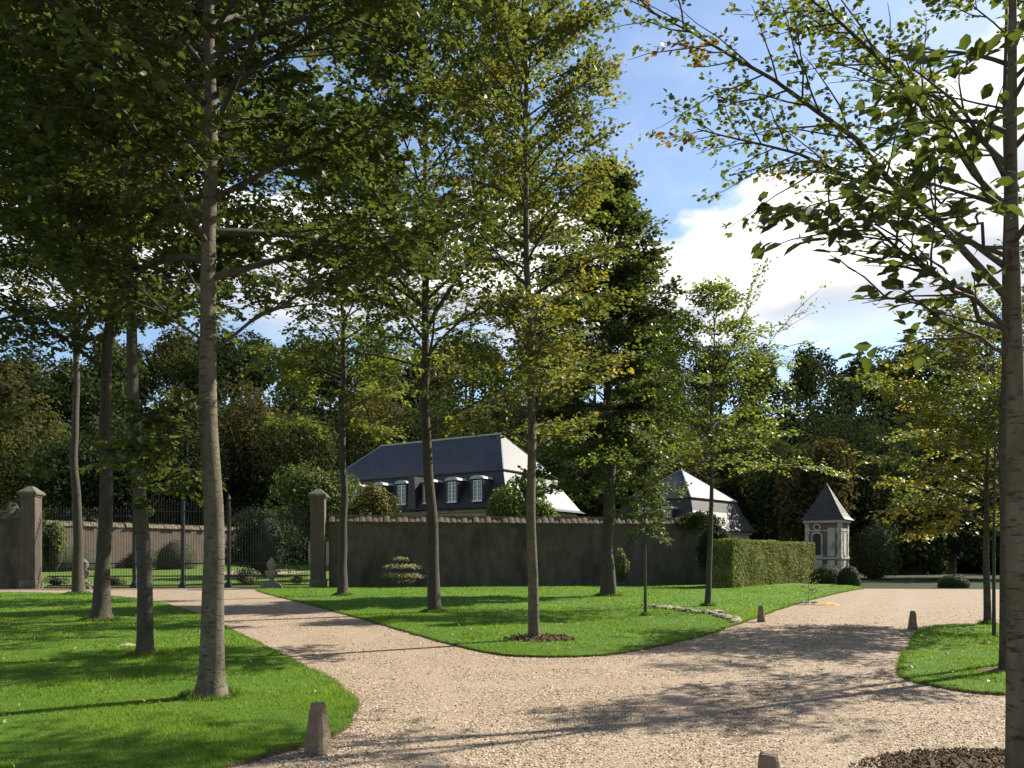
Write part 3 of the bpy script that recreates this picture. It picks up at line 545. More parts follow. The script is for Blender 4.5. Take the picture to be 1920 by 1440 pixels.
# ---------------------------------------------------------------- walls, pillars, gate
def wall(name, label, a, b, h, thick, mat, tile_w=.32, rise=.36, over=.12):
    a, b = Vector(a), Vector(b); d = b - a; Lw = d.length; root = empty(name, a, math.atan2(d.y, d.x), label, 'wall')
    MB().box(0, Lw, 0, thick, -.1, h).build('wall_face', mat, root); MB().box(0, Lw, -.04, thick + .04, h, h + .07).build('eave_course', M['tile'], root)
    rr = random.Random(int(Lw * 10)); n = int(Lw / tile_w); c = thick / 2
    ms = []
    for m_ in ('tile', 'tile2'):
        for side in (0, 1):
            y0 = -over if side == 0 else thick + over; z0 = h + .075; w = tile_w * .97
            V = []; ar = [(i / 4, .035 * math.sin(math.pi * i / 4)) for i in range(5)]
            for t, bz in ar: V += [(t * w, y0, z0 + bz), (t * w, c, z0 + rise + bz), (t * w, y0, z0 + bz - .03)]
            Fs = [(3 * i, 3 * i + 3, 3 * i + 4, 3 * i + 1) for i in range(4)] + [(3 * i + 2, 3 * i + 5, 3 * i + 3, 3 * i) for i in range(4)]
            if side: Fs = [tuple(reversed(f)) for f in Fs]
            ms.append(MB().add(V, Fs).mesh('coping_tile', M[m_]))
    for i in range(n):
        for side in (0, 1):
            if side == 1 and i % 1: continue
            o = link(bpy.data.objects.new('coping_tile', ms[side + (2 if rr.random() < .45 else 0)]), root); o.location = (i * Lw / n + rr.uniform(-.01, .01), 0, rr.uniform(-.012, .018)); o.rotation_euler = (rr.uniform(-.02, .02), 0, rr.uniform(-.03, .03))
    mb = MB()
    mb.box(0, Lw, c - .09, c + .09, h + .06 + rise * .8, h + .1 + rise); mb.build('ridge_course', M['tile2'], root); return root
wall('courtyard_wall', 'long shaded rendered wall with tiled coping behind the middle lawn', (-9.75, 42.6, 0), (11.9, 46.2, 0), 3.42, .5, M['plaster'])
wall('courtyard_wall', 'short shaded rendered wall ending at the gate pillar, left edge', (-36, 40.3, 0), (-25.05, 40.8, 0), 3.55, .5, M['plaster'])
gw = wall('garden_wall', 'sunlit pinkish brick garden wall seen through the iron gate', (-36.5, 58.6, .45), (-24.5, 74.6, .45), 3.5, .5, M['wall_brick'], tile_w=.55)
def pillar(x, y, label):
    p = empty('gate_pillar', (x, y, 0), .07, label, 'pillar', 'gate pillars'); h = .35
    MB().box(-h - .06, h + .06, -h - .06, h + .06, -.1, .45).build('plinth', M['stone_old'], p, bevel=.02); MB().box(-h, h, -h, h, .45, 4.72).build('shaft', M['pillar_brick'], p)
    for sx_ in (-1, 1):
        for q in range(10):
            e = .05 if q % 2 else 0; a, b = sorted((sx_ * (h + .015), sx_ * (h - .2 - e)))
            MB().box(a, b, -h - .015, -h + .2, .47 + q * .42, .47 + q * .42 + .4).build('quoin', M['plaster'], p, bevel=.015)
    MB().box(-h - .05, h + .05, -h - .05, h + .05, 4.68, 4.78).frust(-h - .13, h + .13, -h - .13, h + .13, 4.78, 4.92, .0, .0).build('capital', M['stone_old'], p, bevel=.02)
    MB().frust(-h - .1, h + .1, -h - .1, h + .1, 4.92, 5.22, .34, .34).build('cap_pyramid', M['stone_old'], p, bevel=.02)
    return p
pillar(-24.55, 40.85, 'tall brick gate pillar with pyramid cap at the left end of the gate'); pillar(-10.25, 42.35, 'tall gate pillar with pyramid cap joining the long shaded wall')
ga, gb = Vector((-24.0, 41.3, 0)), Vector((-10.75, 42.5, 0))
def gp(px):      # point on the gate line seen at a column
    k = (px - 960) / F; t = (k * ga.y - ga.x) / ((gb.x - ga.x) - k * (gb.y - ga.y)); return ga + (gb - ga) * t
def railing(name, a, b, h, label, cat, arch_=0.0):
    d = b - a; L = d.length; r = empty(name, a, math.atan2(d.y, d.x), label, cat)
    n = int(L / .135); mb = MB()
    for i in range(1, n):
        x = i * L / n; hh = h + arch_ * math.sin(math.pi * x / L) + (.12 if i % 2 else 0); mb.box(x - .008, x + .008, -.008, .008, .12, hh); mb.frust(x - .024, x + .024, -.02, .02, hh, hh + .14, .022, .018)
    o = mb.build('bars', M['iron'], r); o['kind'] = 'stuff'
    for z in (.14, .62, 1.28, h - .25): MB().box(.0, L, -.025, .025, z - .03, z + .03).build('rail', M['iron'], r)
    if cat == 'gate':
        for x in (.03, L - .03): MB().box(x - .035, x + .035, -.035, .035, .08, h).build('stile', M['iron'], r)
        MB().box(.07, L - .07, -.006, .006, .16, .6).build('kick_panel', M['iron'], r) if False else None
    return r
P1, P2, P3 = gp(252), gp(343), gp(429)
railing('iron_railing', ga, P1, 4.0, 'black iron railing between the left pillar and the gate', 'railing'); railing('gate_leaf', P1, P2, 4.25, 'left leaf of the black wrought iron gate', 'gate', .3)
railing('gate_leaf', P2, P3, 4.25, 'right leaf of the black wrought iron gate', 'gate', .3); railing('iron_railing', P3, gb, 4.0, 'black iron railing between the gate and the long wall pillar', 'railing')
for p, lb in ((P1, 'left iron gate post'), (P2, 'middle iron gate post where both leaves meet'), (P3, 'right iron gate post')):
    g = empty('gate_post', p, 0, 'black ' + lb + ' with foot', 'post'); MB().box(-.07, .07, -.07, .07, 0, 4.55).build('post', M['iron'], g); MB().frust(-.2, .2, -.2, .2, 0, .3, .1, .1).build('foot', M['iron'], g)
    MB().lathe([(.03, 4.55), (.1, 4.62), (.11, 4.7), (.06, 4.78), (.01, 4.95)], 10).build('finial', M['iron'], g)
for px, lb in ((171, 'carved stone urn on a brick foot, left of the gate'), (517, 'carved stone urn on a brick foot, right of the gate')):
    p = gp(px); M['stone_urn'] = M.get('stone_urn') or m_noise('stone_urn', (.13, .13, .10), (.22, .215, .17), 5, .9, .5, c3=(.09, .10, .06)); u = empty('stone_urn', (p.x, p.y - .75, 0), .1, lb, 'urn', 'stone urns flanking the gate')
    MB().frust(-.5, .5, -.5, .5, -.05, .14, .03, .03).frust(-.44, .44, -.44, .44, .14, .34, .24, .24).build('foot', M['stone_bollard'], u, bevel=.01)
    MB().lathe([(.17, .34), (.15, .4), (.1, .46), (.16, .52), (.29, .68), (.33, .82), (.30, .9), (.22, .94)], 20).build('bowl', M['stone_urn'], u, True); MB().lathe([(.15, .94), (.14, 1.0), (.22, 1.1), (.25, 1.22), (.22, 1.34), (.13, 1.46), (.04, 1.54), (.0, 1.58)], 14).build('fruit', M['stone_urn'], u, True)

# ---------------------------------------------------------------- trees of the lawns
TREES = []
def T(px, py): return G(px, py)
# near left tree: thick trunk, crown starting just above
def lit_low(S): return np.ones(len(S))
tree('hornbeam_tree', 'thick grey trunked tree standing nearest on the left lawn', T(395, 1311), 13.5, .132, 4.7, 4.2, 11, nl=64, ns=14, nt_=9, nleaf=14, leaf=.10, pal=((.027, .043, .013), (.088, .112, .029)), e0=(22, 66), e1=(5, 40), prof='egg',
     bend=((1.2, .03, 0), (2.3, .05, 0), (3.2, .0, 0), (4.3, -.03, 0), (7, -.03, 0), (13.5, .1, .2)), flare=.75, twigs=True, hexa=True, wid=.34, dens=lambda S: np.where(S[:, 2] > 9.6, .4, 1.0),
     extra=((2.9, (-.85, -.1, 2.75), .1, .45, .010), (2.7, (-.75, .35, 2.35), .05, .45, .008), (3.0, (-.45, -.3, 3.2), .06, .4, .008), (3.9, (2.3, .6, 5.6), .15, 1, .02), (4.0, (-2.0, .3, 5.4), .1, 1, .018)))
tree('hornbeam_tree', 'leaning trunk tree second nearest on the left lawn', T(273, 1233), 14.5, .125, 6.1, 3.9, 12, nl=54, ns=12, nt_=9, nleaf=14, leaf=.115, pal=((.027, .043, .013), (.088, .112, .029)), e0=(25, 66), e1=(0, 40),
     bend=((2, -.02, 0), (3.2, -.12, 0), (4.5, -.2, 0), (6, -.3, 0), (14.5, -.3, 0)), extra=((5.2, (1.6, .3, 7.0), .1, .8, .03),), flare=.3, bark='bark_dark')
tree('hornbeam_tree', 'tall tree with flared foot third along the left lawn', T(189, 1166), 17, .19, 7.6, 5.0, 13, nl=54, ns=12, nt_=8, nleaf=14, leaf=.145, pal=((.027, .043, .013), (.088, .112, .029)), e0=(30, 66), e1=(5, 40), twig=.45,
     bend=((4, .12, 0), (8, .22, 0), (17, .2, 0)), extra=((6.2, (-3.2, -.4, 8.6), .3, .8, .06), (6.9, (1.6, .2, 9.0), .1, .8, .05)), flare=.8, bark='bark_dark')
tree('hornbeam_tree', 'forked tree farthest back on the left lawn near the gate', T(147, 1116), 19, .225, 10.2, 5.2, 14, nl=40, ns=10, nt_=6, nleaf=12, leaf=.18, pal=DARK, e0=(35, 66), e1=(10, 40), twig=.5, bark='bark_dark',
     bend=((6, -.15, 0), (10, -.1, 0), (19, -.2, 0)), extra=((10.0, (1.3, .2, 15.0), -.3, 1, .12), (9.0, (-2.8, 0, 11.0), .2, .7, .05)), flare=.5)
tree('hornbeam_tree', 'tree half out of the frame at the left edge with low hanging leaves', (-12.2, 15.8, 0), 13.5, .2, 3.6, 4.4, 15, nl=50, ns=12, nt_=8, nleaf=13, leaf=.12, pal=((.027, .043, .013), (.088, .112, .029)), aut=YEL, paut=.05, e0=(10, 66), e1=(-12, 40), twig=.42)
tree('hornbeam_tree', 'light green tree in front of the long wall beside the gate pillar', T(643, 1118), 18.5, .20, 6.4, 4.5, 16, nl=42, ns=9, nt_=6, nleaf=12, leaf=.185, pal=LIME, e0=(28, 66), e1=(-2, 35), twig=.55, bark='bark_dark', tilt=.3)
tree('hornbeam_tree', 'dark trunked tree left of the middle lawn with spreading fork', T(815, 1150), 18, .185, 6.0, 5.2, 17, nl=60, ns=12, nt_=8, nleaf=12, leaf=.145, pal=GREEN, e0=(30, 66), e1=(5, 38), twig=.48, bark='bark_dark',
     bend=((4, -.18, 0), (8, -.3, 0), (18, -.25, 0)), extra=((8.0, (2.6, .2, 12.5), .5, .9, .07), (8.6, (-3.2, .2, 11.6), .5, .9, .06), (5.2, (2.6, -.4, 6.6), .2, .9, .04)), flare=.35)
tree('slim_tree', 'slim straight tree in a mulch ring at the tip of the middle lawn', T(1002, 1202), 15.5, .108, 3.4, 2.1, 18, nl=80, ns=11, nt_=7, nleaf=9, leaf=.095, pal=((.062, .08, .021), (.165, .175, .045)), aut=YEL, paut=.10, e0=(35, 68), e1=(8, 45), prof='col', twig=.36,
     bend=((5, -.08, 0), (10, -.18, 0), (15.5, -.25, 0)), flare=.25)
tree('dense_tree', 'dense dark conical tree in front of the long wall', T(1141, 1119), 17.2, .30, 3.6, 3.9, 19, nl=100, ns=12, nt_=8, nleaf=12, leaf=.175, pal=((.030, .046, .018), (.095, .118, .036)), e0=(22, 60), e1=(5, 35), prof='plume', twig=.5, bark='bark_dark', flare=.4)
tree('young_tree', 'young thin tree with small low crown beside the pale clods', T(1210, 1157), 4.7, .05, 2.0, .75, 20, nl=26, ns=7, nt_=4, nleaf=8, leaf=.09, pal=GREEN, e0=(20, 60), e1=(0, 40), prof='cone', twig=.22, flare=.2)
tree('birch_tree', 'airy light green tree standing before the ivy at the hedge end', T(1327, 1138), 10.4, .105, 3.8, 3.4, 21, nl=46, ns=10, nt_=5, nleaf=7, leaf=.115, pal=((.08, .125, .02), (.20, .235, .04)), e0=(35, 66), e1=(-12, 30), prof='cone', twig=.42, bend=((4, .12, 0), (10, .2, 0)), flare=.2, bark='bark_dark', extra=((6.0, (3.0, .2, 9.7), .2, .5, .025), (6.6, (1.5, -.2, 10.6), .1, .5, .022), (5.6, (-1.5, .2, 8.6), .1, .6, .022)))
tree('beech_tree', 'yellowing airy tree behind the small right lawn', T(1851, 1173), 7.3, .085, 1.9, 3.0, 22, nl=64, ns=11, nt_=6, nleaf=9, leaf=.105, pal=((.075, .11, .018), (.19, .21, .035)), aut=YEL, paut=.42, e0=(30, 66), e1=(-5, 35), prof='egg', twig=.38, bark='bark_dark', flare=.2)
tree('young_tree', 'thin dark stemmed tree next to the yellowing tree', T(1864, 1196), 6.6, .038, 3.2, 1.5, 23, nl=20, ns=7, nt_=4, nleaf=8, leaf=.08, pal=GREEN, e0=(35, 66), e1=(5, 40), twig=.3, bark='bark_dark', flare=.1)
t13 = T(1886, 1263)
tree('maple_tree', 'tree on the right lawn with a long leafy limb reaching over the drive', t13, 10.8, .09, 7.2, 2.0, 24, nl=10, ns=9, nt_=6, nleaf=9, leaf=.095, pal=((.055, .085, .016), (.14, .16, .03)), aut=RUST, paut=.08, e0=(35, 66), e1=(20, 45), twig=.3, bark='bark_dark', flare=.2, twigs=True,
     extra=((5.2, (-5.0, -.6, 8.7), .9, 1.25, .05), (5.6, (-4.2, .2, 7.6), .6, 1.1, .04), (6.4, (-3.6, -.3, 9.7), .6, 1.2, .04), (7.0, (-2.4, .6, 9.4), .4, 1.2, .035)), wid=.36)
t14 = Vector((3.3, 5.2, 0))
def off(px, py, d): v = at(px, py, d); return tuple(v - t14)
tree('beech_tree', 'nearest tree at the right edge with large dark leaves', t14, 6.8, .085, 3.2, 1.35, 25, nl=22, ns=6, nt_=3, nleaf=7, leaf=.112, pal=((.026, .042, .013), (.075, .10, .024)), e0=(35, 60), e1=(25, 50), twig=.22, hexa=True, wid=.30, twigs=True, tilt=.6, flare=.25,
     bend=((2, -.02, 0), (6.8, -.08, 0)), extra=((2.95, off(1640, 420, 4.9), .08, 1.2, .016), (3.05, off(1500, 395, 4.8), .25, 1.1, .015), (2.9, off(1590, 500, 5.0), -.02, 1.0, .012), (3.8, off(1720, 190, 5.0), .1, 1.0, .014), (3.5, off(1700, 330, 4.6), .1, 1.0, .012)))
# a tree just out of frame on the right whose shade falls across the drive
tree('maple_tree', 'tree mostly out of frame at the right edge', (9.0, 12.7, 0), 7.6, .10, 3.3, 1.5, 26, nl=28, ns=8, nt_=4, nleaf=9, leaf=.10, pal=GREEN, e0=(25, 66), e1=(5, 40), twig=.4)

# ---------------------------------------------------------------- hedge, shrubs, borders
def hedge():
    a, b = np.array([11.3, 40.9]), np.array([20.1, 53.1]); d = b - a; L = np.linalg.norm(d); root = empty('clipped_hedge', (a[0], a[1], 0), math.atan2(d[1], d[0]), 'long clipped pale green hedge running back from the wall to the pavilion', 'hedge')
    th, h = 1.3, 2.52; MB().box(.1, L - .1, .1, th - .1, 0, h - .1).build('twigs', M['woodcore'], root)
    r = np.random.default_rng(40); Ps, Ns = [], []
    for n, o, u, v, nr in ((26000, (0, 0, 0), (L, 0, 0), (0, 0, h), (0, -1, 0)), (7000, (0, 0, h), (L, 0, 0), (0, th, 0), (0, 0, 1)), (3500, (0, 0, 0), (0, th, 0), (0, 0, h), (-1, 0, 0)), (2500, (L, 0, 0), (0, th, 0), (0, 0, h), (1, 0, 0))):
        s, t = r.uniform(0, 1, (2, n, 1)); p = np.array(o) + s * np.array(u) + t * np.array(v); nr = np.array(nr, float)
        wv = .035 * np.sin(p[:, 0] * 2.1) + .03 * np.sin(p[:, 2] * 3 + p[:, 0]) - np.abs(r.normal(0, .06, n)); Ps.append(p + nr * wv[:, None]); Ns.append(unit(nr + r.normal(0, .5, (n, 3))))
    P, N = np.concatenate(Ps), np.concatenate(Ns); n = len(P); D = np.cross(N, r.normal(size=(n, 3))); k = np.clip(.5 + .18 * np.sin(P[:, 0] * 5 + 3 * np.sin(P[:, 2] * 3)) + r.normal(0, .25, n), 0, 1)[:, None]
    C = np.array((.10, .13, .03)) * (1 - k) + np.array((.27, .27, .09)) * k; leaves('foliage', root, P, D, N, .10 * r.uniform(.6, 1.3, n), C, M['box_leaf'], .34)
hedge()
IVY = ((.012, .026, .010), (.035, .055, .016))
shrub('ivy', 'dark ivy and evergreen mass at the end of the long wall', (10.75, 42.3, 0), 1.0, .9, 2.15, 7000, .14, IVY, 41, 10, 'ivy', zc=1.9)
shrub('ivy', 'ivy tumbling over the tiled coping at the wall end', (10.6, 45.4, 3.3), 1.7, .6, .75, 3000, .13, ((.03, .05, .012), (.08, .11, .025)), 42, 8, 'ivy', zc=.4)
shrub('climbing_shrub', 'leafy climber against the long wall beside the dense tree', (5.95, 43.6, 0), .55, .4, 1.15, 1500, .12, ((.08, .10, .03), (.18, .20, .07)), 43, 7)
def box(px, py, rx, rz, seed, lb, d=None, n=3500): p = at(px, py, d) if d else G(px, py); shrub('clipped_box', lb, (p.x, p.y, 0 if not d else .9 * min(1, max(0, (d - 46) / 24)) if px < 600 else 0), rx, rx, rz, n, .055 if not d else .08, ((.03, .05, .014), (.075, .10, .028)), seed, 0, 'clipped box', 'clipped box balls', zc=rz * .25, rough=.035, core=.9)
box(1552, 1094, 1.05, .95, 44, 'rounded clipped box bush in front of the pavilion wall', 48); box(1592, 1098, .62, .9, 45, 'rounded clipped box ball at the pavilion corner beside the gravel', 46); box(1788, 1108, .75, .55, 46, 'low clipped box dome at the far edge of the gravel', 43)
box(330, 1060, 1.6, 1.9, 47, 'large clipped ball bush before the brick garden wall', 64); box(270, 1060, 1.5, 1.3, 48, 'low dark clipped bush behind the gate left of the ball', 66); box(120, 1062, 3.0, 1.6, 49, 'wide dark bush behind the left railing', 62)
p = at(1640, 1095, 60); shrub('round_bush', 'big rounded green bush right of the pavilion', (p.x, p.y, 0), 2.1, 2.0, 2.9, 9000, .16, ((.035, .052, .014), (.085, .10, .028)), 50, 14, zc=2.0)
p = at(985, 1000, 53); shrub('round_bush', 'bright leafy bush rising over the wall in front of the house', (p.x, p.y, 0), 2.9, 2.2, 2.9, 13000, .22, ((.07, .105, .02), (.17, .21, .04)), 51, 22, zc=4.7, lobe_r=.36, core=.42)
p = at(700, 1000, 52); shrub('round_bush', 'russet green shrub above the wall left of the dormers', (p.x, p.y, 0), 2.0, 1.6, 2.5, 7000, .19, ((.06, .075, .02), (.15, .13, .035)), 52, 16, zc=4.1, lobe_r=.38, core=.42)
p = at(590, 1000, 56); shrub('large_shrub', 'large green shrub behind the right gate pillar', (p.x, p.y, 0), 4.6, 3.2, 4.0, 11000, .24, ((.045, .07, .018), (.12, .145, .035)), 53, 22, zc=4.6, lobe_r=.38, core=.5)
p = at(500, 1000, 47.5); shrub('large_shrub', 'dark evergreen mass behind the right railing', (p.x, p.y, 0), 2.6, 1.4, 2.5, 7000, .16, IVY, 54, 14, zc=2.3)
p = at(100, 1000, 45); shrub('leafy_shrub', 'upright leafy shrub just behind the left railing', (p.x, p.y, 0), .85, .8, 1.9, 2200, .15, ((.06, .09, .02), (.15, .18, .04)), 55, 12, zc=2.2)
p = at(462, 1085, 46); shrub('low_shrub', 'low pale flowering shrub right of the gate', (p.x, p.y, 0), 1.1, .7, .5, 1600, .09, ((.09, .11, .04), (.24, .24, .13)), 56, 8)
p = at(20, 1000, 43.5); shrub('leafy_shrub', 'twiggy shrub rising over the short wall at the left edge', (p.x, p.y, 0), 2.2, 1.0, 2.0, 2600, .16, IVY, 57, 12, zc=3.2)
for i, (px, py, lb) in enumerate(((105, 1101, 'small grey green plant at the foot of the left railing'), (215, 1101, 'small grey green plant between the left urn and the gate'), (560, 1096, 'pale flowering plant at the foot of the right gate pillar'))):
    p = G(px, py); shrub('border_plant', lb, (p.x, p.y, 0), .75, .4, .35, 700, .08, ((.07, .09, .035), (.17, .19, .09)), 60 + i, 6)
# tiered dogwood against the wall
def tiered():
    p = G(755, 1102); root = empty('tiered_dogwood', (p.x, p.y - .3, 0), 0, 'small tiered pale leaved shrub against the long wall', 'shrub'); r = np.random.default_rng(70)
    A = Acc(); A.tube([(0, 0, 0), (.03, 0, .5), (-.02, 0, 1.0), (0, 0, 1.6)], [.035, .03, .02, .006], 6)
    PP = []
    for z, R in ((.28, .7), (.52, 1.18), (.62, 1.0), (1.02, 1.0), (1.08, .75), (1.45, .35)):
        for a in np.arange(0, 6.28, .7): 
            e = np.array([math.cos(a + z) * R, math.sin(a + z) * R * .7, z + .1]); A.tube([(0, 0, z - .12), e * .5 + np.array([0, 0, z * .5]), e], [.012, .008, .003], 4)
        n = int(520 * R); a, rr = r.uniform(0, 6.28, n), R * np.sqrt(r.uniform(.03, 1, n)); PP.append(np.stack([np.cos(a) * rr, np.sin(a) * rr * .7, z + .08 + r.normal(0, .035, n) + .03 * np.sin(a * 5)], 1))
    A.build('trunk', M['bark_dark'], root); P = np.concatenate(PP); n = len(P); N = unit(r.normal(0, .3, (n, 3)) + np.array([0, 0, 1.])); k = r.uniform(0, 1, (n, 1))
    leaves('crown', root, P, r.normal(size=(n, 3)), N, .1 * r.uniform(.7, 1.2, n), np.array((.15, .16, .09)) * (1 - k) + np.array((.30, .29, .20)) * k, M['leaf'], .3)
tiered()

# ---------------------------------------------------------------- woodland on the hill behind
def tree_far(name, label, p, h, rx, pal, seed, n=6000, size=.38, group=None, lobes=16, zlow=.25):
    r = np.random.default_rng(seed); root = empty(name, p, 0, label, 'tree', group); A = Acc(); A.tube([(0, 0, -.5), (.1, 0, h * .4), (0, .1, h * .85)], [.32, .22, .06], 8)
    for a in np.arange(0, 6.28, .9): A.tube([(0, 0, h * .35), (math.cos(a) * rx * .4, math.sin(a) * rx * .4, h * .55), (math.cos(a) * rx * .75, math.sin(a) * rx * .75, h * .7)], [.12, .07, .02], 5)
    A.build('trunk', M['bark_dark'], root); P, D, N, L, C = blob_leaves(r, (0, 0, h * (1 + zlow) / 2), rx, rx, h * (1 - zlow) / 2, n, size, pal, lobes, lobe_r=.42, rough=.22, below=-.8); leaves('crown', root, P, D, N, L, C, M['leaf_far'], .36)
OLIVE = ((.030, .040, .016), (.068, .080, .027)); BROWN = ((.046, .042, .019), (.084, .072, .030)); DEEP = ((.019, .028, .014), (.040, .053, .021)); MID = ((.024, .038, .015), (.056, .074, .024)); OCHRE = ((.058, .058, .020), (.105, .095, .03))
far = [(1530, 62, 12.0, 3.6, BROWN, 'russet brown tree behind the pavilion'), (1470, 82, 14, 4.6, MID, 'green tree behind the outbuilding roof'), (1265, 86, 19, 5.0, OCHRE, 'ochre tree rising behind the outbuilding'), (1390, 90, 17, 5.5, OLIVE, 'olive tree right of the ochre tree'),
       (1640, 86, 17.5, 6.0, DEEP, 'dark tree filling the gap right of the pavilion'), (1785, 64, 13, 6.0, DEEP, 'broad dark tree behind the far gravel edge'), (1890, 60, 13, 6.0, DEEP, 'dark tree beyond the far gravel at the right edge'), (1580, 96, 24, 6.0, DEEP, 'tall dark tree on the skyline right of the drive'),
       (560, 84, 19, 5.6, OLIVE, 'olive tree left of the house roof'), (470, 88, 21, 6.0, BROWN, 'brownish tree behind the thick grey trunk'), (690, 96, 21, 5.8, OCHRE, 'ochre tinged tree above the house roof'), (820, 92, 20, 5.8, MID, 'green tree behind the house ridge'),
       (1030, 88, 18, 5.2, DEEP, 'dark tree right behind the house hip'), (1150, 92, 20, 5.5, DEEP, 'dark tree between house and outbuilding'), (50, 82, 19, 5.8, OCHRE, 'yellow green tree beyond the gate at the left edge'), (240, 80, 17, 6.2, DEEP, 'dark tree beyond the gate between the left trunks'), (350, 82, 17, 6.0, DEEP, 'dark tree right of centre beyond the gate'), (140, 79, 15, 5.8, DEEP, 'broad dark tree beyond the gate at left')]
for i, (px, d, h, rx, pal, lb) in enumerate(far):
    x = (px - 960) * d / F; tree_far('background_tree', lb, (x, d, float(hill_z(np.array(x), np.array(float(d)))) if d > 84 else 0), h, rx, pal, 100 + i, zlow=(.04 if d < 66 else .2), group='trees behind the house and garden')
def woodland():
    r = np.random.default_rng(7); out = []; A = Acc()
    pts = []
    for row, y in enumerate((92, 101, 111, 122, 134, 147)):
        xs = np.arange(-.86 * y, .86 * y, 6.4) + r.uniform(-2, 2)
        for x in xs: pts.append((x + r.normal(0, 1.6), y + r.normal(0, 2.2), row))
    pals = [OLIVE, MID, DEEP, BROWN, OCHRE, MID, OLIVE, DEEP]
    for x, y, row in pts:
        z = float(hill_z(np.array(x), np.array(y))); h = r.uniform(13, 16.5); rx = r.uniform(4.0, 5.2); right = x > 18
        pal = pals[r.integers(0, 8)] if not right else pals[r.choice([2, 2, 7, 5, 0, 2])]
        n = 1750 if row < 4 else 2000; out.append(blob_leaves(r, (x, y, z + h * .58), rx, rx, h * .45, n, .62, pal, 12, lobe_r=.44, rough=.2, below=-.7)); A.tube([(x, y, z - .5), (x, y, z + h * .7)], [.3, .1], 5)
    for y in (76, 81, 87):
        for x in np.arange(-.8 * y, .85 * y, 4.2):
            if -14 < x < 24 and y < 84: continue
            z = float(hill_z(np.array(x), np.array(float(y)))) if y > 80 else 0; hh = r.uniform(2.2, 4.2); xx = x + r.normal(0, .8); out.append(blob_leaves(r, (xx, y + r.normal(0, 1), z + hh * .7), 3.0, 2.2, hh, 900, .6, pals[r.choice([2, 2, 5, 0])], 9, lobe_r=.45, rough=.2, below=-.9))
    P, D, N, L, C = map(np.concatenate, zip(*out)); V, Q = leaf_arrays(P, D, N, L, .36)
    tag(np_mesh('woodland', V, Q, M['leaf_far'], colors=C), 'mixed green and brown woodland covering the hill behind the house', 'woodland', kind='stuff')
    tag(np_mesh('woodland_trunks', np.concatenate(A.V), np.concatenate(A.F), M['bark_dark'], smooth=True), 'dim trunks among the hillside woodland', 'woodland', kind='stuff')
woodland()

# ---------------------------------------------------------------- small things
def bollard(p, rz, label):
    rr = random.Random(label); mb = MB(); n = 16; prof = [(.093, -.05), (.092, .02), (.086, .09), (.078, .17), (.070, .25), (.061, .33), (.055, .38), (.048, .408), (.033, .418)]; V = []
    for w, z in prof:
        for i in range(n):
            a = 2 * math.pi * (i + .5) / n; c, q = math.cos(a), math.sin(a); m = (abs(c) ** 9 + abs(q) ** 9) ** (-1 / 9); V.append((w * m * c + rr.gauss(0, .0022), w * m * q + rr.gauss(0, .0022), z + rr.gauss(0, .003)))
    k = len(prof); mb.add(V, [(j * n + i, j * n + (i + 1) % n, (j + 1) * n + (i + 1) % n, (j + 1) * n + i) for j in range(k - 1) for i in range(n)] + [tuple((k - 1) * n + i for i in range(n))])
    o = mb.build('stone_bollard', M['stone_bollard']); o.location = p; o.rotation_euler = (rr.uniform(-.02, .02), rr.uniform(-.02, .02), rz); tag(o, label, 'bollard', 'stone bollards along the drive')
bollard(G(597, 1413), -.35, 'tapered stone bollard beside the left lawn, nearest at left'); bollard((1.56, 4.86, 0), -.25, 'tapered stone bollard cut off by the bottom edge'); bollard(G(1427, 1166), -.2, 'dark tapered stone bollard at the edge of the middle lawn'); bollard(G(1711, 1181), -.3, 'tapered stone bollard beside the small right lawn')
def clods(name, label, cat, pts, sizes, mat, seed, part='clod'):
    r = random.Random(seed); root = empty(name, pts[0], 0, label, cat); base = []
    for q in range(5):
        mb = MB().lathe([(.35, -.1), (.95, .05), (.9, .35), (.5, .62), (.1, .68)], 7); mb.v = [(x * r.uniform(.8, 1.25), y * r.uniform(.8, 1.25), z * r.uniform(.85, 1.2)) for x, y, z in mb.v]; base.append(mb.mesh(part, mat))
    for p, s in zip(pts, sizes):
        o = link(bpy.data.objects.new(part, base[r.randrange(5)]), root); o.location = Vector(p) - Vector(pts[0]) + Vector((0, 0, .02)); o.scale = (s * r.uniform(.9, 1.7), s, s * r.uniform(.6, .9)); o.rotation_euler = (r.uniform(-.2, .2), r.uniform(-.2, .2), r.uniform(0, 6.3))
    return root
r = random.Random(3); pts = []; szs = []
path = [(1222, 1141), (1250, 1144), (1290, 1150), (1330, 1153), (1352, 1160), (1378, 1167)]
for i in range(len(path) - 1):
    for q in range(12):
        t = r.random(); a, b = path[i], path[i + 1]; v = G(a[0] + (b[0] - a[0]) * t, a[1] + (b[1] - a[1]) * t); v.x += r.gauss(0, .07); v.y += r.gauss(0, .22); v.z = .04; pts.append(v); szs.append(r.uniform(.05, .15))
clods('pile_of_clods', 'line of pale chalky clods dug out across the middle lawn', 'rubble', pts, szs, M['spoil'], 4)
c0 = G(1908, 1432); pts = [Vector((2.9 + r.uniform(-.3, 1.6), 5.3 + r.uniform(-.9, 1.2), .02)) for _ in range(90)]
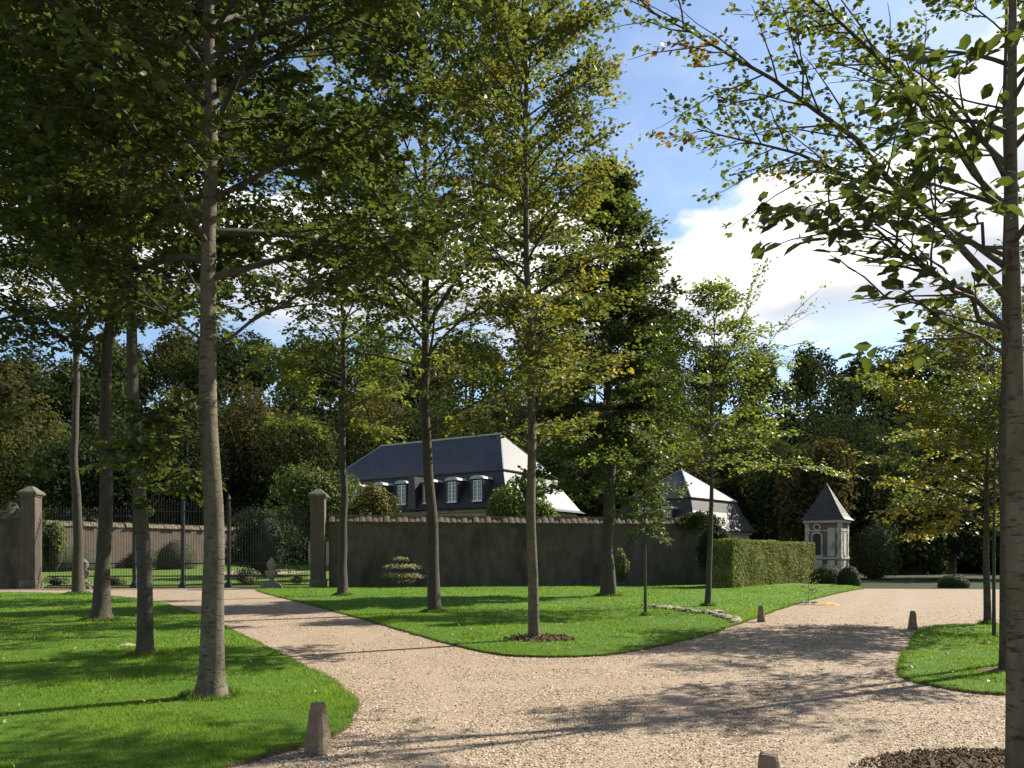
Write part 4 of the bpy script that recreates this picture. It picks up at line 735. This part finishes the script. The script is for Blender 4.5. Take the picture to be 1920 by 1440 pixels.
def mound(name, cx, cy, rx, ry, h, mat, label, seed, cat='soil', z0=0.0, n=26, amp=.25):
    rr = np.random.default_rng(seed); V = []; Fs = []; rings = 7; ph = rr.uniform(0, 6, 6)
    for j in range(rings):
        f = 1 - j / rings
        for i in range(n):
            a = 2 * math.pi * i / n; w = 1 + .09 * math.sin(3 * a + ph[0]) + .06 * math.sin(7 * a + ph[1]); V.append((cx + rx * f * w * math.cos(a), cy + ry * f * w * math.sin(a), z0 - .02 + h * (1 - f * f) + (rr.normal(0, h * amp) * .5 if j else 0)))
    V.append((cx, cy, z0 + h))
    for j in range(rings - 1):
        for i in range(n): Fs.append((j * n + i, j * n + (i + 1) % n, (j + 1) * n + (i + 1) % n, (j + 1) * n + i))
    for i in range(n): Fs.append(((rings - 1) * n + i, (rings - 1) * n + (i + 1) % n, len(V) - 1))
    o = MB().add(V, Fs).build(name, mat, None, True); return tag(o, label, cat)
mound('soil_bed', 3.75, 5.15, 1.5, 1.55, .14, M['soil'], 'dark brown soil bed around the nearest tree at bottom right', 1)
q = G(1002, 1202); mound('mulch_ring', q.x + .1, q.y + .05, .62, .55, .05, M['soil'], 'dark mulch ring round the slim tree in the middle lawn', 2, z0=.05)
q = G(395, 1311); mound('bare_soil_patch', q.x - .02, q.y - .02, .36, .30, .03, M['soil'], 'bare soil at the foot of the thick grey trunk', 3, z0=.05)
q = G(1886, 1263); mound('mulch_ring', q.x, q.y, .4, .4, .04, M['soil'], 'dark mulch at the foot of the tree on the right lawn', 5, z0=.05)
def crumbs(cx, cy, rx, ry, n, s, z, mat, name, label, seed):
    rr = np.random.default_rng(seed); a, q = rr.uniform(0, 6.28, n), np.sqrt(rr.uniform(0, 1, n)); P = np.stack([cx + rx * q * np.cos(a), cy + ry * q * np.sin(a), z(q)], 1); L = s * rr.uniform(.5, 1.5, n)
    V = P[:, None] + rr.normal(0, 1, (n, 4, 3)) * (L[:, None, None] * .55); T_ = np.array([[0, 1, 2], [0, 2, 3], [0, 3, 1], [1, 3, 2]]); tag(np_mesh(name, V.reshape(-1, 3), (np.arange(n)[:, None, None] * 4 + T_[None]).reshape(-1, 3), mat), label, 'soil', kind='stuff')
crumbs(3.75, 5.15, 1.5, 1.55, 9000, .016, lambda q: .14 * (1 - q * q) + .0, M['soil'], 'soil_crumbs', 'crumbly bark and earth on the soil bed at bottom right', 8)
q = G(1002, 1202); crumbs(q.x + .1, q.y + .05, .7, .6, 700, .03, lambda q: .05 + .05 * (1 - q * q), M['soil'], 'soil_crumbs', 'bark crumbs on the mulch ring of the slim tree', 9)
q = G(1550, 1135); mound('sand_heap', q.x, q.y, .46, .28, .12, M['yellow'], 'low yellow heap at the tip of the middle lawn beside the drive', 6, 'heap', .0, 22, .1)
q = G(1516, 1133); clods('stone_cluster', 'few grey stones round the sapling at the lawn tip', 'stones', [Vector((q.x + dx, q.y + dy, .03)) for dx, dy in ((-.2, 0), (0, .15), (.16, -.08), (.25, .1), (-.1, -.15))], [.1, .09, .11, .08, .07], M['stone_pale'], 12, 'stone')
tree('sapling', 'tiny staked sapling at the tip of the middle lawn beside the yellow heap', q, .95, .010, .25, .2, 31, nl=12, ns=4, nt_=2, nleaf=4, leaf=.05, pal=LIME, prof='col', twig=.1, flare=0, k=6)
q = G(240, 1214); mound('wood_chip_patch', q.x, q.y, .15, .12, .03, M['spoil'], 'pale chip lying in the grass by the leaning trunk', 7, 'wood chip', .06, 12)
# fallen leaves on the lawns
def fallen():
    rr = np.random.default_rng(9); P = sample_view(rr, 3000, 5.5, 26); lw = inside(P, left_lawn) | inside(P, centre_lawn) | inside(P, right_lawn); ok = lw | (rr.uniform(size=len(P)) < .35); P, lw = P[ok], lw[ok]; n = len(P); z = np.where(lw, .07, .016); N = unit(rr.normal(0, .3, (n, 3)) + np.array([0, 0, 1.])); k = rr.uniform(0, 1, (n, 1))
    o = leaves('fallen_leaves', None, np.column_stack([P, z]), rr.normal(size=(n, 3)), N, .055 * rr.uniform(.7, 1.2, n), np.array((.13, .11, .03)) * (1 - k) + np.array((.27, .19, .06)) * k, M['leaf'])
    tag(o, 'scattered yellow and brown fallen leaves on lawns and drive', 'leaves', kind='stuff')
fallen()
